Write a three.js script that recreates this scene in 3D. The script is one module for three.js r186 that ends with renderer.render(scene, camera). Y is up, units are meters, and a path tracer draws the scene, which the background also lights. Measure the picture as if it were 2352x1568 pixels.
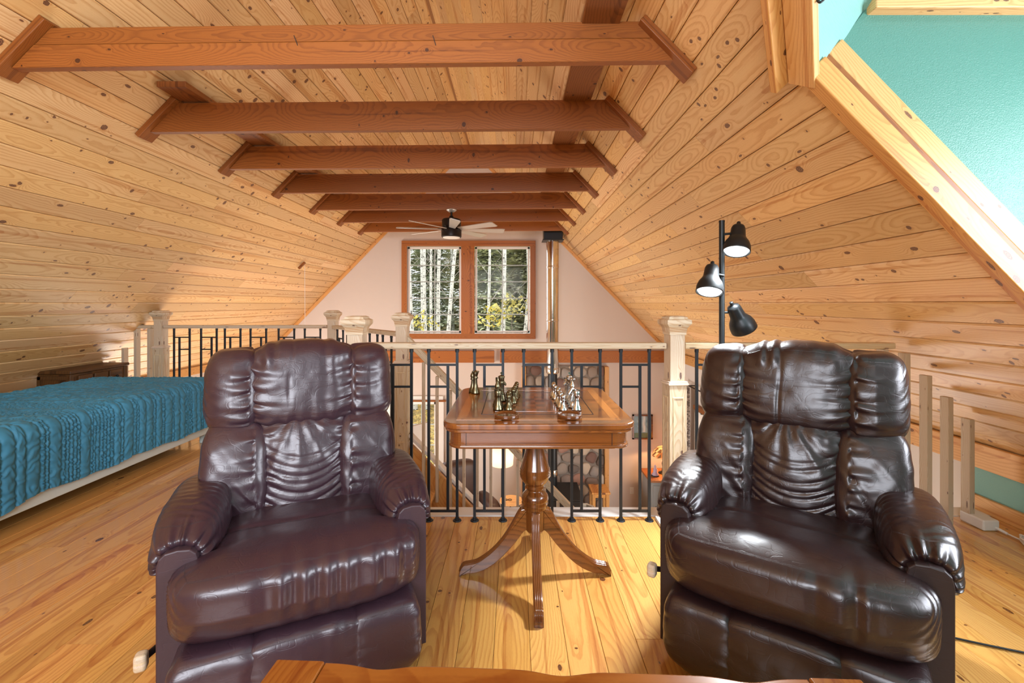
import * as THREE from 'three';
import { RoundedBoxGeometry } from 'three/addons/geometries/RoundedBoxGeometry.js';
import { mergeGeometries } from 'three/addons/utils/BufferGeometryUtils.js';
import { RectAreaLightUniformsLib } from 'three/addons/lights/RectAreaLightUniformsLib.js';

// ---------------------------------------------------------------- camera, sky, light, exposure
// axes: x to the right, y up from the loft floor, the gable wall towards -z. V() takes the depth d = -z.
const scene = new THREE.Scene();
const FOCAL = 1045;
const camera = new THREE.PerspectiveCamera(2 * Math.atan(784 / FOCAL) * 180 / Math.PI, 1.5, 0.05, 200);
camera.position.set(0, 1.17, 0);
camera.setViewOffset(2352, 1568, -6, 87, 2352, 1568);   // shift lens: verticals stay upright
camera.lookAt(0, 1.17, -5);
const renderer = new THREE.WebGLRenderer({ antialias: true });
renderer.toneMapping = THREE.LinearToneMapping;
renderer.toneMappingExposure = 0.92;
renderer.shadowMap.enabled = true;
RectAreaLightUniformsLib.init();
const SKY = new THREE.Color().setRGB(3.4, 3.55, 3.7);   // even overcast sky
scene.background = SKY;
const V = (x, y, d) => new THREE.Vector3(x, y, -d);
function daylight(w, h, pos, look, strength, color = 0xeef3ff) {   // daylight at a window pane
  const l = new THREE.RectAreaLight(color, strength, w, h);
  l.position.copy(pos); l.lookAt(look); scene.add(l); return l;
}
daylight(2.3, 1.25, V(-0.45, 1.95, -2.12), V(-0.45, 1.5, 3), 21);            // loft window in the rear gable
daylight(1.5, 0.95, V(2.52, 1.5, 0.62), V(0, 1.5, 0.75), 18);                 // dormer window
daylight(2.6, 1.7, V(-4.2, -1.25, 5.7), V(0, -0.4, 5.4), 13, 0xfff8f0);      // great room, side window
daylight(1.3, 1.9, V(2.56, -1.4, 4.75), V(-1, -0.4, 4.75), 13, 0xfff8f0);    // great room, patio door

// ---------------------------------------------------------------- helpers
function rng(seed) { let a = seed >>> 0; return () => { a = (a + 0x6D2B79F5) | 0; let t = Math.imul(a ^ (a >>> 15), 1 | a); t = (t + Math.imul(t ^ (t >>> 7), 61 | t)) ^ t; return ((t ^ (t >>> 14)) >>> 0) / 4294967296; }; }
const R0 = rng(7);
const TABLE = (() => { const r = rng(99), t = new Float32Array(65536); for (let i = 0; i < 65536; i++) t[i] = r(); return t; })();
const hsh = (x, y) => TABLE[((x * 73856093) ^ (y * 19349663)) & 65535];
function n2(x, y, per = 0) {   // value noise 0..1, optionally periodic in x
  let xi = Math.floor(x), yi = Math.floor(y); const fx = x - xi, fy = y - yi;
  const sx = fx * fx * (3 - 2 * fx), sy = fy * fy * (3 - 2 * fy);
  let x1 = xi + 1; if (per) { xi = ((xi % per) + per) % per; x1 = ((x1 % per) + per) % per; }
  const a = hsh(xi, yi), b = hsh(x1, yi), c = hsh(xi, yi + 1), d = hsh(x1, yi + 1);
  return a + (b - a) * sx + (c - a) * sy + (a - b - c + d) * sx * sy;
}
const fbm = (x, y, o = 4) => { let s = 0, a = 0.5, t = 0; for (let i = 0; i < o; i++) { s += a * n2(x, y); t += a; x = x * 2.03 + 17.1; y = y * 2.03 + 5.7; a *= 0.5; } return s / t; };
const sstep = (a, b, x) => { const t = Math.min(1, Math.max(0, (x - a) / (b - a))); return t * t * (3 - 2 * t); };
const lerp = (a, b, t) => a + (b - a) * t;
const used = {};
const numbered = n => { used[n] = (used[n] ?? -1) + 1; return used[n] ? n + '_' + String(used[n]).padStart(3, '0') : n; };
function shade(o) { o.castShadow = true; o.receiveShadow = true; return o; }
function thing(name, label, category, pos = [0, 0, 0], turn = 0, group) {
  const o = new THREE.Group(); o.name = numbered(name); o.position.set(...pos); o.rotation.y = turn;
  o.userData = { label, category }; if (group) o.userData.group = group; scene.add(o); return o;
}
function struct(name, label, category = 'structure') {
  const o = new THREE.Group(); o.name = numbered(name); o.userData = { kind: 'structure', label, category }; scene.add(o); return o;
}
function part(name, geo, mat, parent, label) {
  if (Array.isArray(geo)) geo = merge(geo);
  const m = shade(new THREE.Mesh(geo, mat)); m.name = name; if (label) m.userData.label = label; parent.add(m); return m;
}
function solo(name, geo, mat, label, category, group) {
  const m = part(numbered(name), geo, mat, scene); m.userData = { label, category }; if (group) m.userData.group = group; return m;
}
function merge(list) { return mergeGeometries(list.map(g => { const h = g.index ? g.toNonIndexed() : g.clone(); for (const k of Object.keys(h.attributes)) if (!['position', 'normal', 'uv'].includes(k)) h.deleteAttribute(k); return h; })); }
const box = (w, h, d, x = 0, y = 0, z = 0) => new THREE.BoxGeometry(w, h, d).translate(x, y, z);
const rbox = (w, h, d, r, x = 0, y = 0, z = 0, seg = 2) => new RoundedBoxGeometry(w, h, d, seg, Math.min(r, w / 2.01, h / 2.01, d / 2.01)).translate(x, y, z);
const cyl = (r0, r1, h, x = 0, y = 0, z = 0, n = 20, open = false) => new THREE.CylinderGeometry(r0, r1, h, n, 1, open).translate(x, y, z);   // r0 top
const lathe = (pts, n = 32) => new THREE.LatheGeometry(pts.map(p => new THREE.Vector2(p[0], p[1])), n);
const tube = (pts, r, seg = 40, n = 8, closed = false) => new THREE.TubeGeometry(new THREE.CatmullRomCurve3(pts.map(p => p.isVector3 ? p : new THREE.Vector3(...p)), closed), seg, r, n, closed);
function rodGeo(a, b, r, n = 10, r2 = r) { const d = b.clone().sub(a), g = new THREE.CylinderGeometry(r2, r, d.length(), n); g.applyQuaternion(new THREE.Quaternion().setFromUnitVectors(new THREE.Vector3(0, 1, 0), d.clone().normalize())); return g.translate((a.x + b.x) / 2, (a.y + b.y) / 2, (a.z + b.z) / 2); }
function extrude(pts, depth, bevel = 0, holes = [], bs = 2) {
  const s = new THREE.Shape(pts.map(p => new THREE.Vector2(p[0], p[1])));
  for (const h of holes) s.holes.push(new THREE.Path(h.map(p => new THREE.Vector2(p[0], p[1]))));
  return new THREE.ExtrudeGeometry(s, { depth, bevelEnabled: bevel > 0, bevelSize: bevel, bevelThickness: bevel, bevelSegments: bs, bevelOffset: -bevel, curveSegments: 12 });
}
// wood grain: u runs along the axis in metres / 2.048, v fills one of the texture's eight strips
function woodUV(geo, axis = 'x', strip = 0, off = 0, wid = 0) {
  const g = geo.index ? geo.toNonIndexed() : geo; if (!g.attributes.normal) g.computeVertexNormals();
  g.computeBoundingBox(); const p = g.attributes.position, n = g.attributes.normal, bb = g.boundingBox, uv = new Float32Array(p.count * 2);
  const others = ['x', 'y', 'z'].filter(a => a !== axis), get = { x: i => p.getX(i), y: i => p.getY(i), z: i => p.getZ(i) };
  for (let i = 0; i < p.count; i++) {
    const nn = { x: Math.abs(n.getX(i)), y: Math.abs(n.getY(i)), z: Math.abs(n.getZ(i)) };
    const o = nn[others[0]] > nn[others[1]] ? others[1] : others[0];
    const span = wid || (bb.max[o] - bb.min[o]) || 1, f = (get[o](i) - bb.min[o]) / span;
    uv[2 * i] = get[axis](i) / 2.048 + off; uv[2 * i + 1] = wid ? (f + strip) / 8 : (strip + 0.03 + 0.94 * f) / 8;
  }
  g.setAttribute('uv', new THREE.BufferAttribute(uv, 2)); return g;
}
function smooth(geo) {   // normals averaged over coincident vertices, uv kept
  geo.computeVertexNormals(); const p = geo.attributes.position, n = geo.attributes.normal, m = new Map();
  const key = i => Math.round(p.getX(i) * 2e4) + ',' + Math.round(p.getY(i) * 2e4) + ',' + Math.round(p.getZ(i) * 2e4);
  for (let i = 0; i < p.count; i++) { const k = key(i); let a = m.get(k); if (!a) m.set(k, a = [0, 0, 0]); a[0] += n.getX(i); a[1] += n.getY(i); a[2] += n.getZ(i); }
  for (let i = 0; i < p.count; i++) { const a = m.get(key(i)), l = Math.hypot(...a) || 1; n.setXYZ(i, a[0] / l, a[1] / l, a[2] / l); }
  return geo;
}
// soft cushion: rounded block, then shaped by fn(v, q, n)
function cushion(h, c, pw, seg, fn) {
  const g = new THREE.BoxGeometry(2, 2, 2, ...seg), p = g.attributes.position, uv = g.attributes.uv, v = new THREE.Vector3(), q = new THREE.Vector3(), n = new THREE.Vector3();
  for (let i = 0; i < p.count; i++) {
    q.fromBufferAttribute(p, i); const big = Math.abs(q.x) > 0.9999 ? 0 : Math.abs(q.y) > 0.9999 ? 1 : 2;
    const L = (Math.abs(q.x) ** pw + Math.abs(q.y) ** pw + Math.abs(q.z) ** pw) ** (1 / pw); q.divideScalar(L);
    n.set(Math.sign(q.x) * Math.abs(q.x) ** (pw - 1) / h[0], Math.sign(q.y) * Math.abs(q.y) ** (pw - 1) / h[1], Math.sign(q.z) * Math.abs(q.z) ** (pw - 1) / h[2]).normalize();
    v.set(q.x * h[0] + c[0], q.y * h[1] + c[1], q.z * h[2] + c[2]);
    uv.setXY(i, big === 0 ? v.z : v.x, big === 1 ? v.z : v.y);
    if (fn) fn(v, q, n); p.setXYZ(i, v.x, v.y, v.z);
  }
  return smooth(g);
}

// ---------------------------------------------------------------- textures
function tex(data, w, h, srgb = true) { const t = new THREE.DataTexture(data, w, h, THREE.RGBAFormat); t.magFilter = THREE.LinearFilter; t.minFilter = THREE.LinearMipmapLinearFilter; t.generateMipmaps = true; t.wrapS = t.wrapT = THREE.RepeatWrapping; if (srgb) t.colorSpace = THREE.SRGBColorSpace; t.needsUpdate = true; return t; }
function woodTexture(seed, o) {   // eight different boards, 2.048 m long, knots and growth rings
  const W = 2048, H = 1024, r = rng(seed), data = new Uint8Array(W * H * 4);
  for (let k = 0; k < 8; k++) {
    const c = 0.5 + (r() - 0.5) * o.offset, sp = o.ring * (0.8 + 0.6 * r()), tone = 1 + (r() - 0.5) * o.vary, warm = (r() - 0.5) * 0.06, knots = [], ph = r() * 100;
    const nk = Math.round(o.knots * (0.6 + 0.8 * r())); for (let i = 0; i < nk; i++) knots.push([r() * W, 10 + r() * 108, 3 + o.knotSize * r() * r(), 0.75 + 0.6 * r()]);
    const streaks = []; for (let i = 0; i < o.streaks; i++) if (r() < 0.5) streaks.push([20 + r() * 90, 5 + r() * 11, r() * 50, r() * W]);
    for (let y = 0; y < 128; y++) for (let x = 0; x < W; x++) {
      const vv = (y / 128 - c) * 127, hh = 12 + 95 * n2(x * 5 / W + ph, 3.3 + k, 0) * 1;
      const e0 = Math.min(1, x / 260), hh2 = lerp(12 + 95 * n2((x + W) * 5 / W + ph, 3.3 + k), hh, e0);   // closes the seam of the repeat
      let dist = Math.sqrt(vv * vv + hh2 * hh2) + 7 * n2(x * 16 / W, y / 40 + k * 9, 16) + 2.2 * n2(x * 64 / W, y / 12 + k * 9, 64);
      let knot = 0, kr = 0, halo = 0;
      for (const [kx, ky, kr0, es] of knots) {
        let du = x - kx; if (du > W / 2) du -= W; if (du < -W / 2) du += W; if (Math.abs(du) > 140) continue; const dv = y - ky;
        dist += kr0 * 2.4 * Math.exp(-((du / (kr0 * 4)) ** 2 + (dv / (kr0 * 1.8)) ** 2));
        const e = Math.hypot(du / (1.35 * es), dv * es) * (0.9 + 0.25 * n2(x / 4 + kx, y / 4)), a = 1 - sstep(kr0 * 0.85, kr0 * 1.12, e);
        if (a > knot) { knot = a; kr = e / kr0; } halo = Math.max(halo, Math.exp(-((e / (kr0 * 2)) ** 2)) * 0.4);
      }
      const t = dist / sp - Math.floor(dist / sp), late = sstep(0.35, 0.93, t) * (1 - sstep(0.94, 1, t));
      const fib = n2(x * 24 / W, y * 1.1 + k * 200, 24), fine = n2(x * 256 / W, y * 0.9 + k * 77, 256);
      let m = late * o.contrast + (fib - 0.5) * 0.28 + (fine - 0.5) * 0.14 + halo * 0.5;
      for (const [sy, sw, sn, sx] of streaks) { const yy = sy + 22 * (n2(x * 4 / W, sn, 4) - 0.5), ww = sw * (0.3 + 1.2 * n2(x * 6 / W, sn + 9, 6)); m += 0.5 * (1 - sstep(ww * 0.6, ww, Math.abs(y - yy))) * sstep(0.35, 0.6, n2(x * 3 / W, sn + 30, 3)); }
      m = Math.max(0, Math.min(1.15, m)); const kk = knot * (kr > 0.8 ? 1 : 0.82 - 0.25 * Math.sin(kr * 14)); const i = 4 * ((k * 128 + y) * W + x);
      for (let ch = 0; ch < 3; ch++) { let v = lerp(o.light[ch], o.dark[ch], m) * tone * (1 + (ch === 0 ? warm * 0.3 : ch === 2 ? -warm * 2 : 0)); v = lerp(v, o.knot[ch], Math.min(1, kk)); data[i + ch] = Math.max(0, Math.min(255, v)); }
      data[i + 3] = 255;
    }
  }
  return tex(data, W, H);
}
const T = {};
T.pine = woodTexture(11, { light: [232, 196, 141], dark: [196, 139, 82], knot: [104, 70, 52], knots: 8, knotSize: 18, ring: 9, contrast: 0.42, offset: 1.1, vary: 0.1, streaks: 1 });
T.floor = woodTexture(23, { light: [221, 171, 97], dark: [176, 110, 52], knot: [84, 46, 26], knots: 6, knotSize: 13, ring: 10, contrast: 0.38, offset: 1.2, vary: 0.14, streaks: 3 });
T.beam = woodTexture(31, { light: [166, 100, 41], dark: [120, 65, 22], knot: [66, 34, 18], knots: 7, knotSize: 7, ring: 6, contrast: 0.45, offset: 1.4, vary: 0.08, streaks: 1 });
T.cherry = woodTexture(47, { light: [144, 84, 35], dark: [84, 45, 17], knot: [60, 30, 16], knots: 0, knotSize: 3, ring: 7, contrast: 0.5, offset: 1.2, vary: 0.08, streaks: 2 });
function grainTexture(seed, n, fn) { const d = new Uint8Array(n * n * 4); for (let y = 0; y < n; y++) for (let x = 0; x < n; x++) { const v = Math.max(0, Math.min(255, 255 * fn(x, y, n))), i = 4 * (y * n + x); d[i] = d[i + 1] = d[i + 2] = v; d[i + 3] = 255; } return tex(d, n, n, false); }
T.leather = grainTexture(5, 1024, (x, y, n) => { const wx = x + 60 * n2(x * 8 / n, y * 8 / n, 8), wy = y + 60 * n2(x * 8 / n, y * 8 / n + 31, 8), c1 = Math.abs(n2(wx * 9 / n, wy * 20 / n) * 2 - 1), c2 = Math.abs(n2(wx * 26 / n + 7, wy * 30 / n) * 2 - 1);
  return 0.12 * n2(x * 200 / n, y * 200 / n, 200) + 0.5 * sstep(0, 0.12, c1) + 0.25 * sstep(0, 0.2, c2) + 0.13 * n2(x * 20 / n, y * 20 / n, 20); }); T.leather.repeat.set(2.6, 2.6);   // pores and fine creases
T.plaster = grainTexture(6, 512, (x, y, n) => 0.6 * n2(x * 64 / n, y * 64 / n, 64) + 0.4 * n2(x * 160 / n, y * 160 / n, 160)); T.plaster.repeat.set(5, 5);
T.bark = (() => { const w = 256, h = 1024, d = new Uint8Array(w * h * 4); for (let y = 0; y < h; y++) for (let x = 0; x < w; x++) { const a = fbm(x / 60, y / 9, 3), b = fbm(x / 30 + 50, y / 40, 3), i = 4 * (y * w + x), s = sstep(0.6, 0.68, a) * sstep(0.35, 0.55, b); d[i] = lerp(236, 58, s); d[i + 1] = lerp(233, 54, s); d[i + 2] = lerp(222, 50, s); d[i + 3] = 255; } return tex(d, w, h); })();
T.leaves = (() => { const n = 1024, d = new Uint8Array(n * n * 4), pal = [[214, 172, 70], [188, 140, 56], [228, 196, 110], [120, 104, 60], [150, 108, 50], [98, 110, 52], [236, 214, 140]]; for (let y = 0; y < n; y++) for (let x = 0; x < n; x++) { const c = hsh(Math.floor(x / 5 + 1.5 * n2(x / 9, y / 9)), Math.floor(y / 4 + 1.5 * n2(x / 9 + 40, y / 9))), p = pal[Math.floor(c * 6.99)], s = 0.75 + 0.5 * n2(x / 30, y / 30), i = 4 * (y * n + x); for (let k = 0; k < 3; k++) d[i + k] = Math.min(255, p[k] * s); d[i + 3] = 255; } const t = tex(d, n, n); return t; })();

// ---------------------------------------------------------------- materials
const M = {}; const std = (o) => new THREE.MeshStandardMaterial(o), phy = (o) => new THREE.MeshPhysicalMaterial(o);
const tones = (map, list, extra) => list.map(c => phy({ map, color: new THREE.Color().setRGB(...c), ...extra }));
M.pine = tones(T.pine, [[1, 1, 1], [0.93, 0.9, 0.87], [1.0, 0.95, 0.9], [0.9, 0.89, 0.88]], { roughness: 0.38, bumpMap: T.pine, bumpScale: 0.0006 });
M.floor = tones(T.floor, [[1, 1, 1], [0.92, 0.88, 0.82], [1, 0.93, 0.84], [0.96, 0.96, 0.93]], { roughness: 0.3, clearcoat: 0.8, clearcoatRoughness: 0.1, bumpMap: T.floor, bumpScale: 0.0004 });
M.beam = tones(T.beam, [[0.84, 0.82, 0.78], [0.72, 0.69, 0.66]], { roughness: 0.45, bumpMap: T.beam, bumpScale: 0.0005 });
M.casing = phy({ map: T.beam, color: new THREE.Color().setRGB(1.12, 1.1, 1.08), roughness: 0.45 });
M.trim = phy({ map: T.pine, color: new THREE.Color().setRGB(0.86, 0.66, 0.42), roughness: 0.4 });
M.honey = phy({ map: T.pine, color: new THREE.Color().setRGB(0.95, 0.8, 0.6), roughness: 0.4 });
M.purlin = phy({ map: T.beam, color: new THREE.Color().setRGB(0.7, 0.74, 0.86), roughness: 0.6 });
M.cherry = phy({ map: T.cherry, color: new THREE.Color().setRGB(0.82, 0.78, 0.72), roughness: 0.22, clearcoat: 0.8, clearcoatRoughness: 0.08 });
M.cherryDark = phy({ map: T.cherry, color: new THREE.Color().setRGB(0.5, 0.45, 0.42), roughness: 0.22, clearcoat: 0.8, clearcoatRoughness: 0.08 });
M.cherryLight = phy({ map: T.pine, color: new THREE.Color().setRGB(0.5, 0.27, 0.1), roughness: 0.22, clearcoat: 0.8, clearcoatRoughness: 0.08 });
M.coffee = phy({ map: T.floor, color: new THREE.Color().setRGB(0.36, 0.2, 0.085), roughness: 0.25, clearcoat: 0.7, clearcoatRoughness: 0.12 });
M.walnut = phy({ map: T.cherry, color: new THREE.Color().setRGB(0.42, 0.56, 0.68), roughness: 0.5 });
M.oakWash = phy({ map: T.pine, color: new THREE.Color().setRGB(0.8, 0.99, 1.5), roughness: 0.5 });
M.white = std({ color: 0xe8e6e2, roughness: 0.5 });
M.wall = std({ color: 0xd8cbc2, roughness: 0.85, bumpMap: T.plaster, bumpScale: 0.0008 });
M.wallWhite = std({ color: 0xe6e2de, roughness: 0.85 });
M.teal = std({ color: 0x568c7e, roughness: 0.42, bumpMap: T.plaster, bumpScale: 0.0012 });
M.tealLight = std({ color: 0x84b8b0, roughness: 0.5, bumpMap: T.plaster, bumpScale: 0.0012 });
M.iron = std({ color: 0x2c3034, roughness: 0.45, metalness: 0.5 });
M.black = std({ color: 0x17181a, roughness: 0.4, metalness: 0.2 });
M.lampBlack = std({ color: 0x24282a, roughness: 0.38, metalness: 0.35 });
M.leather = phy({ color: 0x281718, roughness: 0.36, bumpMap: T.leather, bumpScale: 0.0005, clearcoat: 0.38, clearcoatRoughness: 0.22 });
M.leatherPlum = phy({ color: 0x35222a, roughness: 0.36, bumpMap: T.leather, bumpScale: 0.0005, clearcoat: 0.38, clearcoatRoughness: 0.24 });
M.panelBrown = std({ color: 0x2a1a1a, roughness: 0.5, bumpMap: T.leather, bumpScale: 0.0003 });
M.panelPlum = std({ color: 0x3a272d, roughness: 0.5, bumpMap: T.leather, bumpScale: 0.0003 });
M.chrome = std({ color: 0xd8d4ce, roughness: 0.12, metalness: 1 });
M.brass = std({ color: 0x726a52, roughness: 0.3, metalness: 1 });
M.silver = std({ color: 0xc4c4c2, roughness: 0.18, metalness: 1 });
M.glass = phy({ color: 0xffffff, roughness: 0, transmission: 1, thickness: 0, ior: 1.45, specularIntensity: 0.08 });
M.fanBlade = std({ color: 0xc9c4bd, roughness: 0.35, metalness: 0.5 });
M.bronze = std({ color: 0x2b2421, roughness: 0.4, metalness: 0.6 });
// ---------------------------------------------------------------- structure: boards, roof, floor, walls
function plankGeo(O, U, S, N, len, w, { strip, off, flip = false, gap = 0.003, ch = 0.004, thick = 0.016, endGap = 0.0008, cutA = 0, cutB = 0 }) {
  // profile across the board (s, n), from one bottom edge over the face to the other
  const prof = [[gap / 2, -thick], [gap / 2, -ch], [gap / 2 + ch, 0], [w - gap / 2 - ch, 0], [w - gap / 2, -ch], [w - gap / 2, -thick]];
  const pos = [], uv = [], P = (l, s, n) => { const v = O.clone().addScaledVector(U, l).addScaledVector(S, s).addScaledVector(N, n); return v; };
  const at = (e, s) => e === 0 ? endGap + cutA * s : len - endGap + cutB * s;
  const UVp = (l, s) => [l / 2.048 + off, (strip + 0.02 + 0.96 * (flip ? 1 - s / w : s / w)) / 8];
  const tri = (...v) => { for (const [l, s, n] of v) { const p = P(l, s, n); pos.push(p.x, p.y, p.z); uv.push(...UVp(l, s)); } };
  for (let i = 0; i < prof.length - 1; i++) { const [s0, n0] = prof[i], [s1, n1] = prof[i + 1], a = [at(0, s0), s0, n0], b = [at(1, s0), s0, n0], c = [at(1, s1), s1, n1], d = [at(0, s1), s1, n1]; tri(a, b, c); tri(a, c, d); }
  for (const e of [0, 1]) { const f = prof.map(([s, n]) => [at(e, s), s, n]); for (let i = 1; i < 5; i++) e ? tri(f[0], f[i + 1], f[i]) : tri(f[0], f[i], f[i + 1]); }
  const g = new THREE.BufferGeometry(); g.setAttribute('position', new THREE.Float32BufferAttribute(pos, 3)); g.setAttribute('uv', new THREE.Float32BufferAttribute(uv, 2));
  const test = U.clone().cross(S).dot(N); if (test < 0) { const p = g.attributes.position.array, q = g.attributes.uv.array; for (let i = 0; i < p.length; i += 9) for (let k = 0; k < 3; k++) { [p[i + 3 + k], p[i + 6 + k]] = [p[i + 6 + k], p[i + 3 + k]]; } for (let i = 0; i < q.length; i += 6) for (let k = 0; k < 2; k++) { [q[i + 2 + k], q[i + 4 + k]] = [q[i + 4 + k], q[i + 2 + k]]; } }
  g.computeVertexNormals(); return g;
}
const D = new THREE.Vector3(0, 0, -1), APEX = [-0.785, 3.912], PITCH = 1.03, ROOF = Math.atan(PITCH), CA = Math.cos(ROOF), SA = Math.sin(ROOF), FAR = 7.845, REAR = -2.2, XL = -4.26, XR = 2.64, LOW = -2.5;
const roofY = (x) => APEX[1] - PITCH * Math.abs(x - APEX[0]);
function roofSide(side, parent, seed) {
  const r = rng(seed), S = new THREE.Vector3(side * CA, -SA, 0), N = new THREE.Vector3(-side * SA, -CA, 0), w = 0.1272;
  for (let k = 0; k < 40; k++) {
    const s0 = k * w, O = V(APEX[0] + side * CA * s0, APEX[1] - SA * s0, 0), x = APEX[0] + side * CA * s0;
    let dmin = REAR, cut = 0; const dmax = FAR;
    if (side > 0 && x > 0.0) { if (x > 1.05) dmin = 1.645; else { dmin = 1.645 - (1.08 - x) / 0.7; cut = CA / 0.7; } }
    let a = dmin, first = true; let next = a + 0.4 + r() * 2.4;
    while (a < dmax - 0.01) {
      if (dmax - next < 0.5) next = dmax;
      const l = next - a;
      part('plank', plankGeo(O.clone().addScaledVector(D, a), D, S, N, l, w, { strip: Math.floor(r() * 8), off: r(), flip: r() < 0.5, gap: 0.0034, ch: 0.006, cutA: first ? cut : 0 }), M.pine[Math.floor(r() * 4)], parent);
      a = next; next = a + 1.3 + r() * 2.2; first = false;
    }
  }
}
const ceilL = struct('ceiling_left', 'sloping knotty pine board ceiling rising from the bed side', 'ceiling');
const ceilR = struct('ceiling_right', 'sloping knotty pine board ceiling above the floor lamp', 'ceiling');
M.backing = std({ color: 0x9a6b3e, roughness: 0.8 });
{ // roof decks behind the boards
  const L = 5.15, deck = (side, d0, d1, s0, s1) => { const g = box(s1 - s0, 0.06, d1 - d0); g.translate((s0 + s1) / 2, 0.046, -(d0 + d1) / 2); if (side > 0) g.rotateZ(-ROOF); else g.rotateY(Math.PI).translate(0, 0, -(d0 + d1)).rotateZ(ROOF); return g.translate(APEX[0], APEX[1], 0); };
  part('roof_deck', deck(-1, REAR, FAR + 0.15, 0, L), M.backing, ceilL);
  part('roof_deck', [deck(1, 1.66, FAR + 0.15, 0, L), deck(1, REAR, 1.66, 0, 1.0)], M.backing, ceilR);
}
part('ridge_board', woodUV(box(0.16, 0.05, FAR - REAR + 0.2, APEX[0], APEX[1] + 0.01, -(FAR + REAR) / 2), 'z', 3, 0), M.backing, ceilL);
roofSide(-1, ceilL, 101); roofSide(1, ceilR, 202);

// loft floor: boards run towards the gable
const floorG = struct('floor', 'glossy knotty pine plank floor of the loft', 'floor');
{
  const r = rng(303), w = 0.1235, U = D, S = new THREE.Vector3(1, 0, 0), N = new THREE.Vector3(0, 1, 0), n = Math.round((XR - XL) / w), ww = (XR - XL) / n;
  const sub = new THREE.Shape([[XL, REAR], [XR, REAR], [XR, 2.5], [-0.88, 2.5], [-0.88, 3.36], [-1.8, 4.47], [XL, 4.47]].map(p => new THREE.Vector2(...p)));
  part('subfloor', new THREE.ExtrudeGeometry(sub, { depth: 0.22, bevelEnabled: false }).rotateX(-Math.PI / 2).translate(0, -0.238, 0), M.backing, floorG);
  for (let k = 0; k < n; k++) {
    const x = XL + k * ww; let dmax = 2.5; if (x + ww <= -0.86) dmax = x + ww / 2 < -1.8 ? 4.47 : 4.47 - (x + ww + 1.8) * 1.206;
    const cut = x + ww / 2 > -1.8 && x + ww <= -0.86 ? -1.206 : 0; if (cut) dmax = 4.47 - (x + 1.8) * 1.206;
    let a = REAR, next = a + 0.6 + r() * 2;
    while (a < dmax - 0.01) { if (dmax - next < 0.5) next = dmax; part('plank', plankGeo(V(x, 0, a), U, S, N, next - a, ww, { strip: Math.floor(r() * 8), off: r(), flip: r() < 0.5, gap: 0.0012, ch: 0.0012, cutB: next === dmax ? cut : 0 }), M.floor[Math.floor(r() * 4)], floorG); a = next; next = a + 1.4 + r() * 2; }
  }
}
const fl2 = struct('floor_lower', 'wood floor of the great room below the loft', 'floor');
part('floor_boards', woodUV(box(XR - XL + 0.2, 0.1, FAR - REAR + 0.3, (XL + XR) / 2, LOW - 0.05, -(FAR + REAR) / 2), 'z', 2, 0, 0.127), M.floor[1], fl2);

// far gable wall with openings
const WIN = { x0: -1.854, x1: 0.27, y0: 0.652, y1: 2.161 }, DOOR = { x0: -3.02, x1: -1.34, y0: -2.4, y1: -0.52 };
const wallFar = struct('wall_far', 'pale plaster gable wall with the divided window', 'wall');
{
  const pts = [[XL - 0.1, LOW - 0.1], [XR + 0.1, LOW - 0.1], [XR + 0.1, 0.32], [APEX[0], APEX[1] + 0.06], [XL - 0.1, 0.27]], hole = (a) => [[a.x0, a.y0], [a.x0, a.y1], [a.x1, a.y1], [a.x1, a.y0]];
  const g = extrude(pts, 0.16, 0, [hole(WIN), hole(DOOR)]); g.translate(0, 0, -FAR - 0.16);
  part('plaster', g, M.wall, wallFar);
}
// rear gable, side walls
const wallRear = struct('wall_rear', 'pale plaster rear gable wall with a loft window', 'wall');
{ const pts = [[XL - 0.1, LOW], [XR + 0.1, LOW], [XR + 0.1, 0.3], [APEX[0], APEX[1] + 0.06], [XL - 0.1, 0.3]]; part('plaster', extrude(pts, 0.12, 0, [[[-1.65, 1.3], [-1.65, 2.6], [0.75, 2.6], [0.75, 1.3]]]).translate(0, 0, -REAR), M.wall, wallRear); }
const wallL = struct('wall_left', 'low white side wall under the left roof slope', 'wall');
{ const g = extrude([[REAR - 0.1, LOW], [FAR + 0.16, LOW], [FAR + 0.16, 0.36], [REAR - 0.1, 0.36]], 0.12, 0, [[[4.3, -2.2], [4.3, -0.35], [7.0, -0.35], [7.0, -2.2]]]); g.rotateY(Math.PI / 2).translate(XL - 0.12, 0, 0); part('plaster', g, M.wallWhite, wallL); }
const wallR = struct('wall_right', 'low side wall, teal beside the loft floor and white in the great room', 'wall');
{
  const g = extrude([[2.66, LOW], [FAR + 0.16, LOW], [FAR + 0.16, 0.36], [2.66, 0.36]], 0.12, 0, [[[4.5, -2.38], [4.5, -0.35], [6.5, -0.35], [6.5, -2.38]]]); g.rotateY(Math.PI / 2).translate(XR, 0, 0); part('plaster', g, M.wallWhite, wallR);
  part('teal_panel', [box(0.12, 0.42, 1.06, XR + 0.06, 0.15, -2.13), box(0.12, 2.5, 4.9, XR + 0.06, -1.3, -0.25)], M.tealLight, wallR);
}
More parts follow.
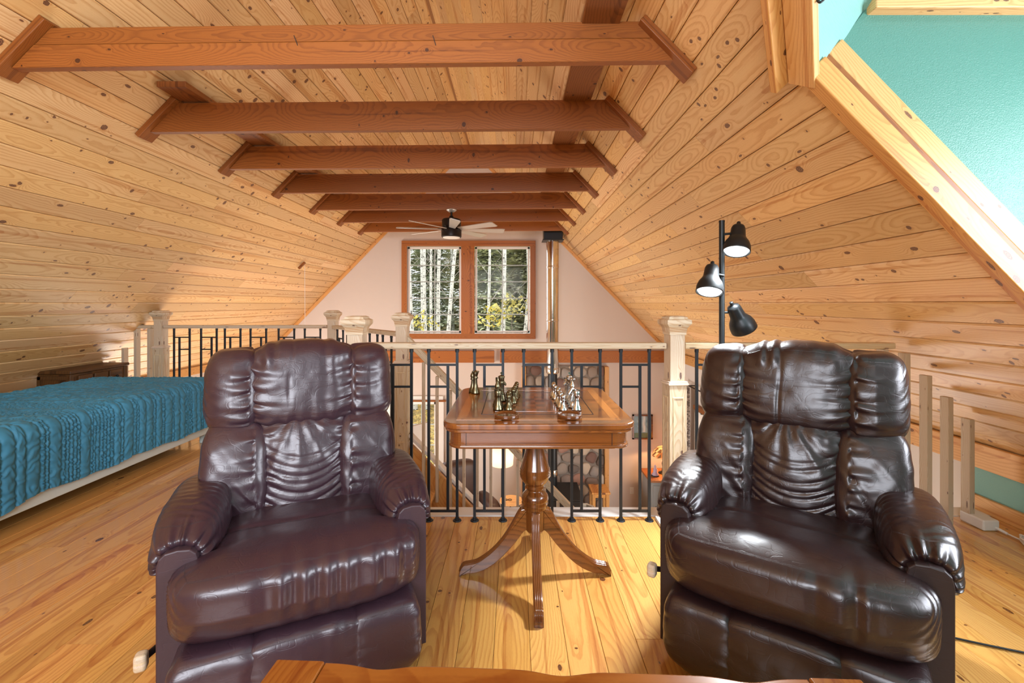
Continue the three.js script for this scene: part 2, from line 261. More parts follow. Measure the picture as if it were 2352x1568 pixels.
// plate boards where the slopes meet the walls, base boards
let tn = 0; const trimS = (geo, mat, label) => { const m = part('trim_' + (++tn), geo, mat, scene); m.userData = { kind: 'structure', label, category: 'trim' }; return m; };
trimS(woodUV(rbox(0.03, 0.135, 1.85, 0.004, XR - 0.015, 0.312, -1.66 - 0.925), 'z', 3, 0.1), M.honey, 'short pine plate board under the right slope');
trimS(woodUV(rbox(0.03, 0.135, 4.2, 0.004, XR - 0.015, 0.312, -3.53 - 2.1), 'z', 1, 0.3), M.honey, 'long pine plate board under the right slope');
trimS(woodUV(rbox(0.03, 0.1, 7.0, 0.004, XL + 0.015, 0.282, -4.3), 'z', 4, 0.5), M.honey, 'pine plate board under the left slope');
trimS(woodUV(rbox(0.022, 0.085, 2.9, 0.004, XR - 0.011, 0.0425, -1.22), 'z', 5, 0.2), M.honey, 'pine base board below the teal wall');
trimS([woodUV(rbox(3.9, 0.2, 0.07, 0.004, -2.3, 0.26, -FAR + 0.035), 'x', 2, 0.2), woodUV(rbox(2.88, 0.2, 0.07, 0.004, 1.19, 0.26, -FAR + 0.035), 'x', 5, 0.7)], M.casing, 'orange pine girt across the gable wall');
{ // rake trims on the gable wall
  const g = (s) => { const b = woodUV(rbox(4.9, 0.05, 0.03, 0.004), 'x', 3, 0.4); b.translate(2.46, -0.027, 0); if (s > 0) b.rotateZ(-ROOF); else b.rotateY(Math.PI).rotateZ(ROOF); return b.translate(APEX[0], APEX[1], -FAR + 0.016); };
  trimS(g(-1), M.trim, 'narrow rake trim where the left slope meets the gable wall'); trimS(g(1), M.trim, 'narrow rake trim where the right slope meets the gable wall');
}
// white edge of the stairwell
trimS([rbox(3.48, 0.03, 0.11, 0.006, 0.9, -0.012, -2.56), box(3.48, 0.22, 0.025, 0.9, -0.135, -2.525)], M.white, 'white edging along the loft floor below the railing');
trimS(box(2.4, 0.26, 0.03, -3.0, -0.13, -4.49), M.white, 'white fascia under the landing railing');
trimS((() => { const g = box(1.5, 0.26, 0.03); g.rotateY(Math.atan2(1.206, 1)).translate(-1.33, -0.13, -3.93); return g; })(), M.white, 'white fascia under the diagonal railing');
trimS(rbox(0.12, 0.028, 0.98, 0.005, -0.82, -0.011, -2.9), M.oakWash, 'pale nosing at the head of the stairs');

// windows
let wn = 0;
function windowGroup(label) { const o = new THREE.Group(); o.name = 'window_' + (++wn); o.userData = { kind: 'structure', label, category: 'window' }; scene.add(o); return o; }
{
  const w = windowGroup('pair of divided windows in stained pine frame on gable wall'), z = -FAR + 0.012;
  const board = (bw, bh, x, y, ax, st) => part('casing', woodUV(rbox(bw, bh, 0.03, 0.004, x, y, z), ax, st, x), M.casing, w);
  board(2.304, 0.092, -0.792, 2.206, 'x', 2); board(2.304, 0.092, -0.792, 0.608, 'x', 5); board(0.092, 1.51, -1.899, 1.406, 'y', 3); board(0.092, 1.51, 0.315, 1.406, 'y', 1); board(0.23, 1.51, -0.805, 1.406, 'y', 6);
  for (const [x0, x1] of [[-1.842, -0.928], [-0.682, 0.258]]) {
    const y0 = 0.668, y1 = 2.146, f = 0.03, zz = -FAR - 0.05, cx = (x0 + x1) / 2, cy = (y0 + y1) / 2;
    part('sash', [box(x1 - x0, f, 0.06, cx, y0 + f / 2, zz), box(x1 - x0, f, 0.06, cx, y1 - f / 2, zz), box(f, y1 - y0, 0.06, x0 + f / 2, cy, zz), box(f, y1 - y0, 0.06, x1 - f / 2, cy, zz)], M.white, w);
    const ix0 = x0 + f, ix1 = x1 - f, iy0 = y0 + f, iy1 = y1 - f, pw = (ix1 - ix0) / 2, ph = (iy1 - iy0) / 5;
    M.muntin = M.muntin || std({ color: 0xb2bdbc, roughness: 0.5 });
    part('muntin', box(0.016, iy1 - iy0, 0.014, cx, cy, zz), M.muntin, w);
    for (let i = 1; i < 5; i++) part('muntin', box(ix1 - ix0, 0.016, 0.012, cx, iy0 + ph * i, zz), M.muntin, w);
    for (let i = 0; i < 2; i++) for (let j = 0; j < 5; j++) part('pane', new THREE.PlaneGeometry(pw - 0.014, ph - 0.014).translate(ix0 + pw * (i + 0.5), iy0 + ph * (j + 0.5), zz), M.glass, w);
  }
}
{
  const w = windowGroup('tall divided garden door in the gable wall beyond the stairs'), zz = -FAR - 0.05;
  const y0 = DOOR.y0, y1 = DOOR.y1, f = 0.05;
  for (const [x0, x1] of [[DOOR.x0, -2.18], [-2.11, DOOR.x1]]) {
    const cx = (x0 + x1) / 2, cy = (y0 + y1) / 2;
    part('sash', [box(x1 - x0, f, 0.06, cx, y0 + f / 2, zz), box(x1 - x0, f, 0.06, cx, y1 - f / 2, zz), box(f, y1 - y0, 0.06, x0 + f / 2, cy, zz), box(f, y1 - y0, 0.06, x1 - f / 2, cy, zz)], M.white, w);
    const ix0 = x0 + f, ix1 = x1 - f, iy0 = y0 + f, iy1 = y1 - f, n = 3, m = 5, pw = (ix1 - ix0) / n, ph = (iy1 - iy0) / m;
    for (let i = 1; i < n; i++) part('muntin', box(0.016, iy1 - iy0, 0.014, ix0 + pw * i, cy, zz), M.muntin, w);
    for (let i = 1; i < m; i++) part('muntin', box(ix1 - ix0, 0.016, 0.012, cx, iy0 + ph * i, zz), M.muntin, w);
    for (let i = 0; i < n; i++) for (let j = 0; j < m; j++) part('pane', new THREE.PlaneGeometry(pw - 0.016, ph - 0.016).translate(ix0 + pw * (i + 0.5), iy0 + ph * (j + 0.5), zz), M.glass, w);
  }
  part('mullion', box(0.08, y1 - y0, 0.1, -2.145, (y0 + y1) / 2, zz), M.wallWhite, w);
  part('casing', [box(1.9, 0.1, 0.03, -2.18, y1 + 0.05, -FAR + 0.012), box(0.12, y1 - y0, 0.03, DOOR.x1 + 0.06, (y0 + y1) / 2, -FAR + 0.012), box(0.12, y1 - y0, 0.03, DOOR.x0 - 0.06, (y0 + y1) / 2, -FAR + 0.012)], M.wallWhite, w);
  part('head_strip', woodUV(rbox(2.0, 0.03, 0.04, 0.003, -2.18, y1 + 0.02, -FAR + 0.03), 'x', 4, 0.2), M.beam[0], w);
}
function plainWindow(label, w, h, pos, turn, nx, ny) {   // frame, bars and panes in an opening
  const g = windowGroup(label); g.position.copy(pos); g.rotation.y = turn;
  part('window_frame', [box(w, 0.06, 0.08, 0, h / 2 - 0.03), box(w, 0.06, 0.08, 0, -h / 2 + 0.03), box(0.06, h, 0.08, w / 2 - 0.03), box(0.06, h, 0.08, -w / 2 + 0.03)], M.white, g);
  for (let i = 1; i < nx; i++) part('muntin', box(0.03, h - 0.12, 0.03, -w / 2 + w * i / nx, 0, 0), M.white, g);
  for (let i = 0; i < nx; i++) part('pane', new THREE.PlaneGeometry(w / nx - 0.05, h - 0.12).translate(-w / 2 + w * (i + 0.5) / nx, 0, 0), M.glass, g);
  return g;
}
plainWindow('wide window in the rear gable wall of the loft', 2.4, 1.3, V(-0.45, 1.95, -2.26), 0, 3, 1);
plainWindow('window in the outer wall of the teal dormer', 1.6, 1.05, V(2.7, 1.5, 0.62), Math.PI / 2, 2, 1);
plainWindow('window in the side wall of the great room', 2.7, 1.85, V(XL - 0.06, -1.275, 5.65), Math.PI / 2, 3, 1);
{ // patio door with vertical blinds in the right wall
  const w = plainWindow('patio door with white vertical blinds in the great room side wall', 2.0, 2.03, V(XR + 0.06, -1.365, 5.5), Math.PI / 2, 2, 1);
  const blind = std({ color: 0xf1f1ee, roughness: 0.6 });
  part('valance', box(2.1, 0.06, 0.06, 0, 1.05, -0.1), M.purlin, w);
  for (let i = 0; i < 20; i++) { const s = box(0.085, 1.98, 0.004); s.rotateY(0.55).translate(-0.95 + i * 0.1, 0, -0.11); part('blind_slat', s, blind, w); }
}
// dormer on the right
{
  const o = struct('wall_dormer', 'teal dormer cheek wall with sloping teal ceiling', 'wall');
  const poly = (pts, mat, name) => { const g = new THREE.BufferGeometry(), pos = [], uv = []; for (let i = 1; i < pts.length - 1; i++) for (const p of [pts[0], pts[i], pts[i + 1]]) { pos.push(p.x, p.y, p.z); uv.push(p.x + p.z, p.y); } g.setAttribute('position', new THREE.Float32BufferAttribute(pos, 3)); g.setAttribute('uv', new THREE.Float32BufferAttribute(uv, 2)); g.computeVertexNormals(); return part(name, g, mat, o); };
  // far cheek: solid slab above the slope
  part('cheek', extrude([[1.1, 2.0], [1.3, 2.26], [2.8, 2.26], [2.8, 0.27]], 0.1).translate(0, 0, -1.78), M.teal, o);
  part('near_cheek', extrude([[0.3, -0.2], [0.3, 3.3], [2.9, 3.3], [2.9, -0.2]], 0.1).translate(0, 0, 0.55), M.teal, o);
  part('outer_wall', extrude([[-0.65, -0.1], [1.75, -0.1], [1.75, 2.6], [-0.65, 2.6]], 0.1, 0, [[[-0.18, 0.98], [-0.18, 2.02], [1.42, 2.02], [1.42, 0.98]]]).rotateY(Math.PI / 2).translate(2.66, 0, 0), M.tealLight, o);
  const a = (t) => new THREE.Vector3(-0.69 * t, 0.69 * t, t);
  const P0 = V(1.1, 1.99, 1.66), Q0 = V(1.295, 2.25, 1.69), t1 = 2.3; const P1 = P0.clone().add(a(t1)), Q1 = Q0.clone().add(a(t1));
  poly([P0, Q0, Q1, P1], M.tealLight, 'valley_face');
  const R1 = new THREE.Vector3(2.9, Q1.y, Q1.z), R0_ = new THREE.Vector3(2.9, 2.25, -1.69); poly([Q0, R0_, R1, Q1], M.tealLight, 'dormer_ceiling');
}
{ // dormer trims: casing down the slope, valley board, plate
  const casing = (w, t, off, z, mat, st, lift) => { const g = woodUV(rbox(2.6, w, t, 0.005), 'x', st, 0.13 * st); g.translate(1.26, off, 0); g.rotateZ(-ROOF); g.translate(1.085, 1.975, z); return g; };
  trimS(casing(0.082, 0.06, 0.03, -1.65, M.honey, 2, 0), M.trim, 'rounded pine moulding along the cut edge of the slope');
  trimS(casing(0.042, 0.03, 0.09, -1.662, M.beam, 4, 0), M.beam[0], 'recessed pine strip beside the slope moulding');
  trimS(casing(0.075, 0.03, 0.147, -1.665, M.trim, 6, 0), M.honey, 'grained pine casing on the teal dormer wall');
  const dir = new THREE.Vector3(-0.69, 0.69, 1).normalize();
  const vb = (w, t, o1, o2, st) => { const g = woodUV(rbox(w, t, 1.8, 0.005), 'z', st, 0.3); g.translate(o1, o2, 0.84); const m = new THREE.Matrix4(); const zA = dir.clone(), n = new THREE.Vector3(-SA, -CA, 0), x = n.clone().cross(zA).normalize(); const y = zA.clone().cross(x); m.makeBasis(x, y, zA); g.applyMatrix4(m); return g.translate(1.05, roofY(1.05), -1.645); };
  trimS(vb(0.105, 0.03, 0.0, 0.01, 5), M.honey, 'pine valley board at the top of the dormer opening');
  trimS(vb(0.03, 0.1, 0.07, 0.03, 2), M.trim, 'pine return board behind the dormer valley board');
  const pl = rbox(1.7, 0.09, 0.05, 0.005); trimS(woodUV(pl.translate(2.15, 2.28, -1.66), 'x', 3, 0.6), M.honey, 'pine plate board along the top of the teal dormer wall');
}
// collar beams with cleats
{
  const depth = [2.108, 2.912, 3.715, 4.52, 5.34, 6.16, 6.98], ord = ['seventh', 'sixth', 'fifth', 'fourth', 'third', 'second', 'first'];
  depth.forEach((d, i) => {
    const yb = 2.28, h = 0.185, hb = (APEX[1] - yb) / PITCH - 0.038, ht = hb - h / PITCH;
    const o = thing('collar_beam', i === 0 ? 'cracked collar beam bristling with two nails, last from the gable window' : `stained pine collar beam, ${ord[i]} counted from the gable window wall`, 'beam', [APEX[0], yb, -d], 0, 'collar beams across the loft');
    const g = extrude([[-hb, 0], [hb, 0], [ht, h], [-ht, h]], 0.036, 0.003); g.translate(0, 0, -0.039);
    const tilt = new THREE.Group();
    if (i === 0) { // split along its length: two pieces with a dark joint
      const hm = hb - 0.105 / PITCH, hm2 = hm - 0.0025, a = extrude([[-hb, 0], [hb, 0], [hm, 0.105], [-hm, 0.105]], 0.036, 0.003).translate(0, 0, -0.039), b = extrude([[-hm2, 0.107], [hm2, 0.107], [ht, h], [-ht, h]], 0.034, 0.003).translate(0, 0, -0.04);
      part('beam_lower_half', woodUV(a.rotateZ(0.011), 'x', 3, 0.2), M.beam[0], o); part('beam_upper_half', woodUV(b.rotateZ(0.011), 'x', 5, 0.6), M.beam[0], o);
      for (const x of [-0.22, 0.42]) part('nail', rodGeo(new THREE.Vector3(x, 0.085, 0), new THREE.Vector3(x - 0.012, 0.125, 0.012), 0.0018, 6), M.black, o);
    } else part('beam_timber', woodUV(g.rotateZ(0.008), 'x', (i * 3) % 8, i * 0.37), M.beam[i % 2], o);
    for (const s of [-1, 1]) {
      const c = woodUV(rbox(0.34, 0.035, 0.11, 0.004), 'x', (i + 2) % 8, i * 0.21); c.translate(0, 0.0, 0); c.rotateZ(s > 0 ? -ROOF : ROOF);
      const mx = (hb + ht) / 2 + 0.017, my = h / 2 - 0.012; c.translate(s * mx + s * 0.014, my - 0.006, -0.018); part('cleat', c, M.beam[1], o);
    }
  });
  // planks lying over the beams beside the slopes
  solo('runner_plank', woodUV(rbox(0.175, 0.03, 6.6, 0.004, 0.4, 2.483, -1.2 - 3.3), 'z', 1, 0.2), M.purlin, 'dull brown plank laid over the collar beams beside the right slope'.replace('right slope', 'dormer side slope'), 'plank', 'planks laid over the collar beams');
  solo('runner_plank', woodUV(rbox(0.175, 0.035, 5.1, 0.004, -2.055, 2.483, -2.72 - 2.55), 'z', 6, 0.4), M.purlin, 'plank laid over the collar beams on the bed side, its end exposed', 'plank', 'planks laid over the collar beams');
}
// ---------------------------------------------------------------- railings and stairs
function newel(parent, x, z, turn = 0, h = 1.104) {
  const g = new THREE.Group(); g.name = 'newel_post'; g.position.set(x, 0, z); g.rotation.y = turn; parent.add(g);
  part('post_base', woodUV(rbox(0.096, 0.74, 0.096, 0.003, 0, 0.37, 0), 'y', 1, x), M.oakWash, g);
  part('inset_panel', [[0, 1], [1, 0], [0, -1], [-1, 0]].map(([a, b]) => { const p = []; const bar = (w, hh, u, y) => { const q = rbox(a ? 0.006 : w, hh, a ? w : 0.006, 0.002, a ? a * 0.0485 : u, y, a ? u : b * 0.0485); return woodUV(q, 'y', 4, 0.1); }; p.push(bar(0.006, 0.5, 0.027, 0.42), bar(0.006, 0.5, -0.027, 0.42), bar(0.06, 0.008, 0, 0.67), bar(0.06, 0.008, 0, 0.17)); return merge(p); }), M.oakWash, g);
  part('collar', woodUV(merge([rbox(0.112, 0.012, 0.112, 0.004, 0, 0.742, 0), rbox(0.104, 0.01, 0.104, 0.003, 0, 0.752, 0)]), 'x', 3, 0), M.oakWash, g);
  part('post_shaft', woodUV(rbox(0.082, h - 0.84, 0.082, 0.003, 0, 0.75 + (h - 0.84) / 2, 0), 'y', 5, z), M.oakWash, g);
  const t = h - 0.1, capProfile = [[0.0, 0.1], [0.036, 0.1], [0.05, 0.094], [0.05, 0.086], [0.066, 0.078], [0.0665, 0.06], [0.062, 0.052], [0.056, 0.046], [0.05, 0.036], [0.047, 0.02], [0.0455, 0.014], [0.0455, 0.0], [0, 0]].reverse();
  const cap = new THREE.LatheGeometry(capProfile.map(([r, y]) => new THREE.Vector2(r * Math.SQRT2, y)), 4).toNonIndexed(); cap.rotateY(Math.PI / 4); cap.computeVertexNormals(); cap.translate(0, t, 0);
  part('cap', woodUV(cap, 'x', 2, 0), M.oakWash, g);
  return g;
}
function balusterPanel(parent, x0, kind, w = 0.153, top = 0.93) {
  const g = new THREE.Group(); g.name = 'baluster_panel'; g.position.set(x0, 0, 0); parent.add(g);
  const xi = kind ? w - 0.05 : 0.053, b = 0.014, bar = (h, x, y) => part('iron_bar', box(b, h, b, x, y + h / 2, 0), M.iron, g), cr = (xa, xb, y) => part('crossbar', box(xb - xa, 0.011, 0.011, (xa + xb) / 2, y, 0), M.iron, g);
  bar(top, 0, 0); bar(top, w, 0); bar(0.84 - 0.052, xi, 0.052);
  cr(0, w, 0.84); kind ? cr(0, xi, 0.722) : cr(xi, w, 0.722); cr(0, w, 0.052);
  for (const x of [0, w]) { part('foot_plate', merge([cyl(0.02, 0.024, 0.006, x, 0.003, 0, 16), cyl(0.011, 0.013, 0.012, x, 0.011, 0, 12)]), M.iron, g); part('ferrule', cyl(0.011, 0.011, 0.022, x, top - 0.011, 0, 10), M.iron, g); }
}
const railGeo = (x0, x1, y = 0.944, h = 0.032, w = 0.07, st = 1) => woodUV(rbox(x1 - x0, h, w, 0.006, (x0 + x1) / 2, y, 0), 'x', st, x0);
function woodPicket(parent, x, y0, y1, z = 0, w = 0.028, t = 0.05) { part('wood_baluster', woodUV(rbox(w, y1 - y0, t, 0.003, x, (y0 + y1) / 2, z), 'y', 6, x * 3), M.oakWash, parent); }
{
  const o = thing('loft_railing', 'iron panel railing behind the chess table, between pale newel posts', 'railing', [0, 0, -2.455]);
  newel(o, -0.85, 0); newel(o, 0.862, 0, 0.09);
  part('handrail', railGeo(-0.8, 0.81), M.oakWash, o); part('handrail', railGeo(0.91, 2.03, 0.944, 0.032, 0.07, 4), M.oakWash, o);
  [-0.7095, -0.463, -0.216, 0.049, 0.308, 0.573].forEach((x, i) => balusterPanel(o, x, i % 2)); [0.982, 1.245, 1.51].forEach((x, i) => balusterPanel(o, x, i % 2));
  woodPicket(o, 1.985, -0.02, 0.925); for (const x of [2.085, 2.2, 2.312, 2.425]) woodPicket(o, x, -0.02, roofY(x) - 0.05, 0.02);
}
{
  const o = thing('landing_railing', 'iron panel railing beyond the bed and dresser', 'railing', [0, 0, -4.46]);
  newel(o, -3.466, 0); newel(o, -1.78, 0);
  part('handrail', railGeo(-3.72, -3.51), M.oakWash, o); part('handrail', railGeo(-3.42, -1.83, 0.944, 0.032, 0.07, 5), M.oakWash, o);
  [-3.338, -3.073, -2.84, -2.588, -2.313, -2.057].forEach((x, i) => balusterPanel(o, x, i % 2));
  for (const x of [-3.57, -3.70]) woodPicket(o, x, 0, 0.925); for (const x of [-3.82, -3.945]) woodPicket(o, x, 0, roofY(x) - 0.05);
}
{
  const ang = Math.atan2(4.46 - 3.33, 0.96), L = Math.hypot(4.46 - 3.33, 0.96);
  const o = thing('stairhead_railing', 'diagonal iron railing from the landing to the head of the stairs', 'railing', [-1.78, 0, -4.46], -ang);
  const c = newel(o, L, 0, ang);
  part('handrail', railGeo(0.06, L - 0.05), M.oakWash, o); for (let i = 0; i < 5; i++) balusterPanel(o, 0.12 + i * 0.256, i % 2);
}
{
  const o = thing('staircase', 'pine staircase with pale handrail descending behind the iron railing', 'stairs', [-0.82, 0, -3.33]);
  const slope = -1.035, n = 12, rise = 2.5 / 13, run = rise / 1.035, hy = x => 0.93 + slope * x;
  const ang = Math.atan(slope), Lr = 2.35 / Math.cos(ang);
  const along = (len, h, t, y0, x0, st, mat, nm, z = 0) => { const g = woodUV(rbox(len, h, t, 0.005), 'x', st, 0.2); g.translate(len / 2, 0, 0).rotateZ(ang).translate(x0, y0, z); return part(nm, g, mat, o); };
  along(Lr, 0.045, 0.055, 0.915, 0.03, 1, M.oakWash, 'handrail', 0.0);
  along(Lr, 0.26, 0.04, 0.045, -0.02, 5, M.trim, 'stringer', -0.01); along(Lr, 0.022, 0.075, 0.215, 0.05, 2, M.white, 'stringer_cap', -0.01);
  along(Lr, 0.26, 0.04, -0.02, -0.02, 3, M.trim, 'stringer', 0.69);
  for (let k = 0; k < n; k++) {
    const y = -rise * (k + 1), x = 0.02 + run * k;
    part('tread', woodUV(rbox(run + 0.04, 0.03, 0.66, 0.006, x + run / 2 + 0.02, y - 0.015, 0.335), 'z', k % 8, k * 0.3), M.honey, o);
    part('riser', woodUV(box(0.02, rise - 0.03, 0.66, x, y + rise / 2 - 0.015, 0.335), 'z', (k + 3) % 8, k * 0.2), M.honey, o);
  }
  for (let k = 0; k < 20; k++) { const x = 0.16 + k * 0.0975; woodPicket(o, x, hy(x) - 0.93, hy(x) - 0.02, 0.03, 0.02, 0.034); }
}

// ---------------------------------------------------------------- great room below
{
  const o = thing('chimney_pipe', 'polished steel chimney pipe rising from the stove past the gable window', 'chimney', [0.618, 0, -7.4]);
  part('steel_pipe', cyl(0.1, 0.1, 2.14, 0, 1.15, 0, 40, true), M.chrome, o); for (const y of [0.11, 0.9, 1.76]) part('locking_band', lathe([[0.1, -0.018], [0.104, -0.015], [0.104, 0.015], [0.1, 0.018]], 40).translate(0, y, 0), M.chrome, o);
  part('seam', box(0.008, 1.6, 0.006, 0.03, 1.0, 0.098), M.chrome, o);
  part('adapter', lathe([[0.078, 0.0], [0.105, 0.02], [0.108, 0.08], [0.1, 0.1]], 32).translate(0, 0.03, 0), M.chrome, o);
  part('black_pipe', cyl(0.076, 0.076, 1.9, 0, -0.86, 0, 32, true), M.black, o, 'matt black stove pipe'); part('damper_collar', lathe([[0.077, -0.05], [0.084, -0.04], [0.084, 0.05], [0.077, 0.06]], 32).translate(0, -1.58, 0), M.chrome, o);
  part('ceiling_box', [rbox(0.3, 0.2, 0.3, 0.006, 0, 2.28, 0), rbox(0.34, 0.014, 0.34, 0.004, 0, 2.19, 0)], M.black, o, 'black square ceiling support box');
}
{
  const o = thing('wood_stove', 'black iron wood stove before the stone panel', 'stove', [0.72, LOW, -7.15]);
  part('body', rbox(0.56, 0.56, 0.62, 0.02, 0, 0.42, 0), M.black, o); part('top_plate', rbox(0.62, 0.03, 0.68, 0.01, 0, 0.72, 0), M.black, o); part('stove_door', rbox(0.36, 0.32, 0.03, 0.01, 0, 0.42, 0.32), M.iron, o);
  for (const [x, z] of [[-1, -1], [1, -1], [-1, 1], [1, 1]]) part('leg', cyl(0.025, 0.018, 0.16, x * 0.24, 0.08, z * 0.27, 10), M.black, o);
}
{ // fieldstone panel: every stone a piece
  const o = struct('wall_stone', 'panel of rounded fieldstones behind the stove on gable wall', 'stone wall'), r = rng(55), x0 = 0.19, x1 = 1.53, y0 = LOW, y1 = 0.1, cx = 7, cy = 14, cw = (x1 - x0) / cx, chh = (y1 - y0) / cy;
  M.mortar = std({ color: 0x8d837a, roughness: 0.95 }); part('mortar', box(x1 - x0, y1 - y0, 0.06, (x0 + x1) / 2, (y0 + y1) / 2, -FAR + 0.032), M.mortar, o);
  const cols = [0xa39286, 0xc2b5a8, 0xe6ddd0, 0x7d716a, 0xb48a7a, 0x96847b, 0xdccbb6, 0xa99a8f, 0xaea6a1, 0x8d7067].map(c => std({ color: c, roughness: 0.8, bumpMap: T.plaster, bumpScale: 0.004 }));
  const pts = []; for (let j = -1; j <= cy; j++) for (let i = -1; i <= cx; i++) pts.push([x0 + cw * (i + 0.5 + (j % 2 ? 0.25 : -0.25) + (r() - 0.5) * 0.5), y0 + chh * (j + 0.5 + (r() - 0.5) * 0.5)]);
  for (const p of pts) {
    let cell = [[p[0] - 0.2, p[1] - 0.2], [p[0] + 0.2, p[1] - 0.2], [p[0] + 0.2, p[1] + 0.2], [p[0] - 0.2, p[1] + 0.2]];
    const clip = (nx, ny, c) => { const out = []; cell.forEach((a, i) => { const b = cell[(i + 1) % cell.length], da = nx * a[0] + ny * a[1] - c, db = nx * b[0] + ny * b[1] - c; if (da <= 0) out.push(a); if ((da < 0) !== (db < 0)) { const t = da / (da - db); out.push([lerp(a[0], b[0], t), lerp(a[1], b[1], t)]); } }); cell = out; };
    for (const q of pts) { const dx = q[0] - p[0], dy = q[1] - p[1]; if ((dx || dy) && Math.hypot(dx, dy) < 0.45) clip(dx, dy, dx * (p[0] + q[0]) / 2 + dy * (p[1] + q[1]) / 2 - 0.008 * Math.hypot(dx, dy)); }
    clip(-1, 0, -x0); clip(1, 0, x1); clip(0, 1, y1); clip(0, -1, -y0); if (cell.length < 3) continue;
    const c = cell.reduce((s, a) => [s[0] + a[0] / cell.length, s[1] + a[1] / cell.length], [0, 0]);
    // round the outline, then dome it
    const ring = []; for (let k = 0; k < 14; k++) { const a = k / 14 * 2 * Math.PI, dx = Math.cos(a), dy = Math.sin(a); let best = 9; cell.forEach((u, i) => { const v = cell[(i + 1) % cell.length], ex = v[0] - u[0], ey = v[1] - u[1], den = dx * ey - dy * ex; if (Math.abs(den) < 1e-9) return; const t = ((u[0] - c[0]) * ey - (u[1] - c[1]) * ex) / den; if (t > 0 && t < best) best = t; }); ring.push(best); }
    const sm = ring.map((v, k) => Math.min(v, 0.35 * v + 0.325 * (ring[(k + 1) % 14] + ring[(k + 13) % 14]))), pos = [], idx = [], mean = sm.reduce((a, b) => a + b) / 14;
    [[1, 0.0], [0.97, 0.025], [0.86, 0.045], [0.5, 0.058]].forEach(([f, z]) => sm.forEach((v, k) => { const a = k / 14 * 2 * Math.PI; pos.push(c[0] + Math.cos(a) * v * f, c[1] + Math.sin(a) * v * f, -FAR + 0.055 + z * Math.min(1, mean / 0.07)); })); pos.push(c[0], c[1], -FAR + 0.055 + 0.06 * Math.min(1, mean / 0.07));
    for (let m = 0; m < 3; m++) for (let k = 0; k < 14; k++) { const a = m * 14 + k, b = m * 14 + (k + 1) % 14; idx.push(a, b, b + 14, a, b + 14, a + 14); } for (let k = 0; k < 14; k++) idx.push(42 + k, 42 + (k + 1) % 14, 56);
    const g = new THREE.BufferGeometry(); g.setAttribute('position', new THREE.Float32BufferAttribute(pos, 3)); const uv = []; for (let i = 0; i < pos.length; i += 3) uv.push(pos[i] * 2, pos[i + 1] * 2); g.setAttribute('uv', new THREE.Float32BufferAttribute(uv, 2)); g.setIndex(idx); g.computeVertexNormals();
    part('stone', g, cols[Math.floor(r() * cols.length)], o);
  }
  trimS(woodUV(rbox(0.07, 2.6, 0.14, 0.006, 0.155, -1.2, -FAR + 0.07), 'y', 2, 0), M.trim, 'pine edge board on the stair side of the stone panel'); trimS(woodUV(rbox(0.07, 2.6, 0.14, 0.006, 1.565, -1.2, -FAR + 0.07), 'y', 6, 0.4), M.trim, 'pine edge board on the picture side of the stone panel');
}
{
  const o = thing('wood_stool', 'square pine stool beside the stove and stone panel', 'stool', [1.37, LOW, -7.38]);
  part('seat', woodUV(rbox(0.3, 0.03, 0.36, 0.006, 0, 0.66, 0), 'z', 2, 0), M.trim, o); part('apron', woodUV(box(0.24, 0.06, 0.28, 0, 0.61, 0), 'x', 4, 0), M.trim, o);
  for (const [x, z] of [[-1, -1], [1, -1], [-1, 1], [1, 1]]) part('leg', woodUV(box(0.05, 0.645, 0.05, x * 0.11, 0.322, z * 0.13), 'y', 1, x), M.trim, o);
}
{
  const o = thing('kindling_basket', 'small white slatted bin between stove and stool', 'bin', [1.06, LOW, -6.95]), m = std({ color: 0xe2d8c6, roughness: 0.7 });
  for (let k = 0; k < 8; k++) { const a = k / 8 * 2 * Math.PI, g = rbox(0.115, 0.55, 0.014, 0.004); g.rotateX(-0.12).translate(0, 0.275, 0.17).rotateY(a); part('slat', g, m, o); }
  part('rim', new THREE.TorusGeometry(0.175, 0.012, 8, 8).rotateX(Math.PI / 2).rotateY(Math.PI / 8).translate(0, 0.54, 0), m, o); part('bottom', cyl(0.14, 0.14, 0.02, 0, 0.02, 0, 8), m, o);
}
{
  const o = thing('side_cabinet', 'grey sided cabinet with wooden top under the leafy lamp', 'cabinet', [2.36, LOW, -7.35]), grey = std({ color: 0x8a8c8c, roughness: 0.6 });
  part('body', rbox(0.46, 0.84, 0.5, 0.006, 0, 0.46, 0), grey, o); part('top', woodUV(rbox(0.52, 0.03, 0.56, 0.006, 0, 0.9, 0), 'x', 3, 0), M.beam[0], o); part('plinth', box(0.44, 0.05, 0.46, 0, 0.025, 0), grey, o); part('cabinet_door', rbox(0.4, 0.74, 0.015, 0.004, 0, 0.46, 0.255), grey, o); part('knob', new THREE.SphereGeometry(0.014, 12, 8).translate(-0.16, 0.5, 0.275), M.bronze, o);
}
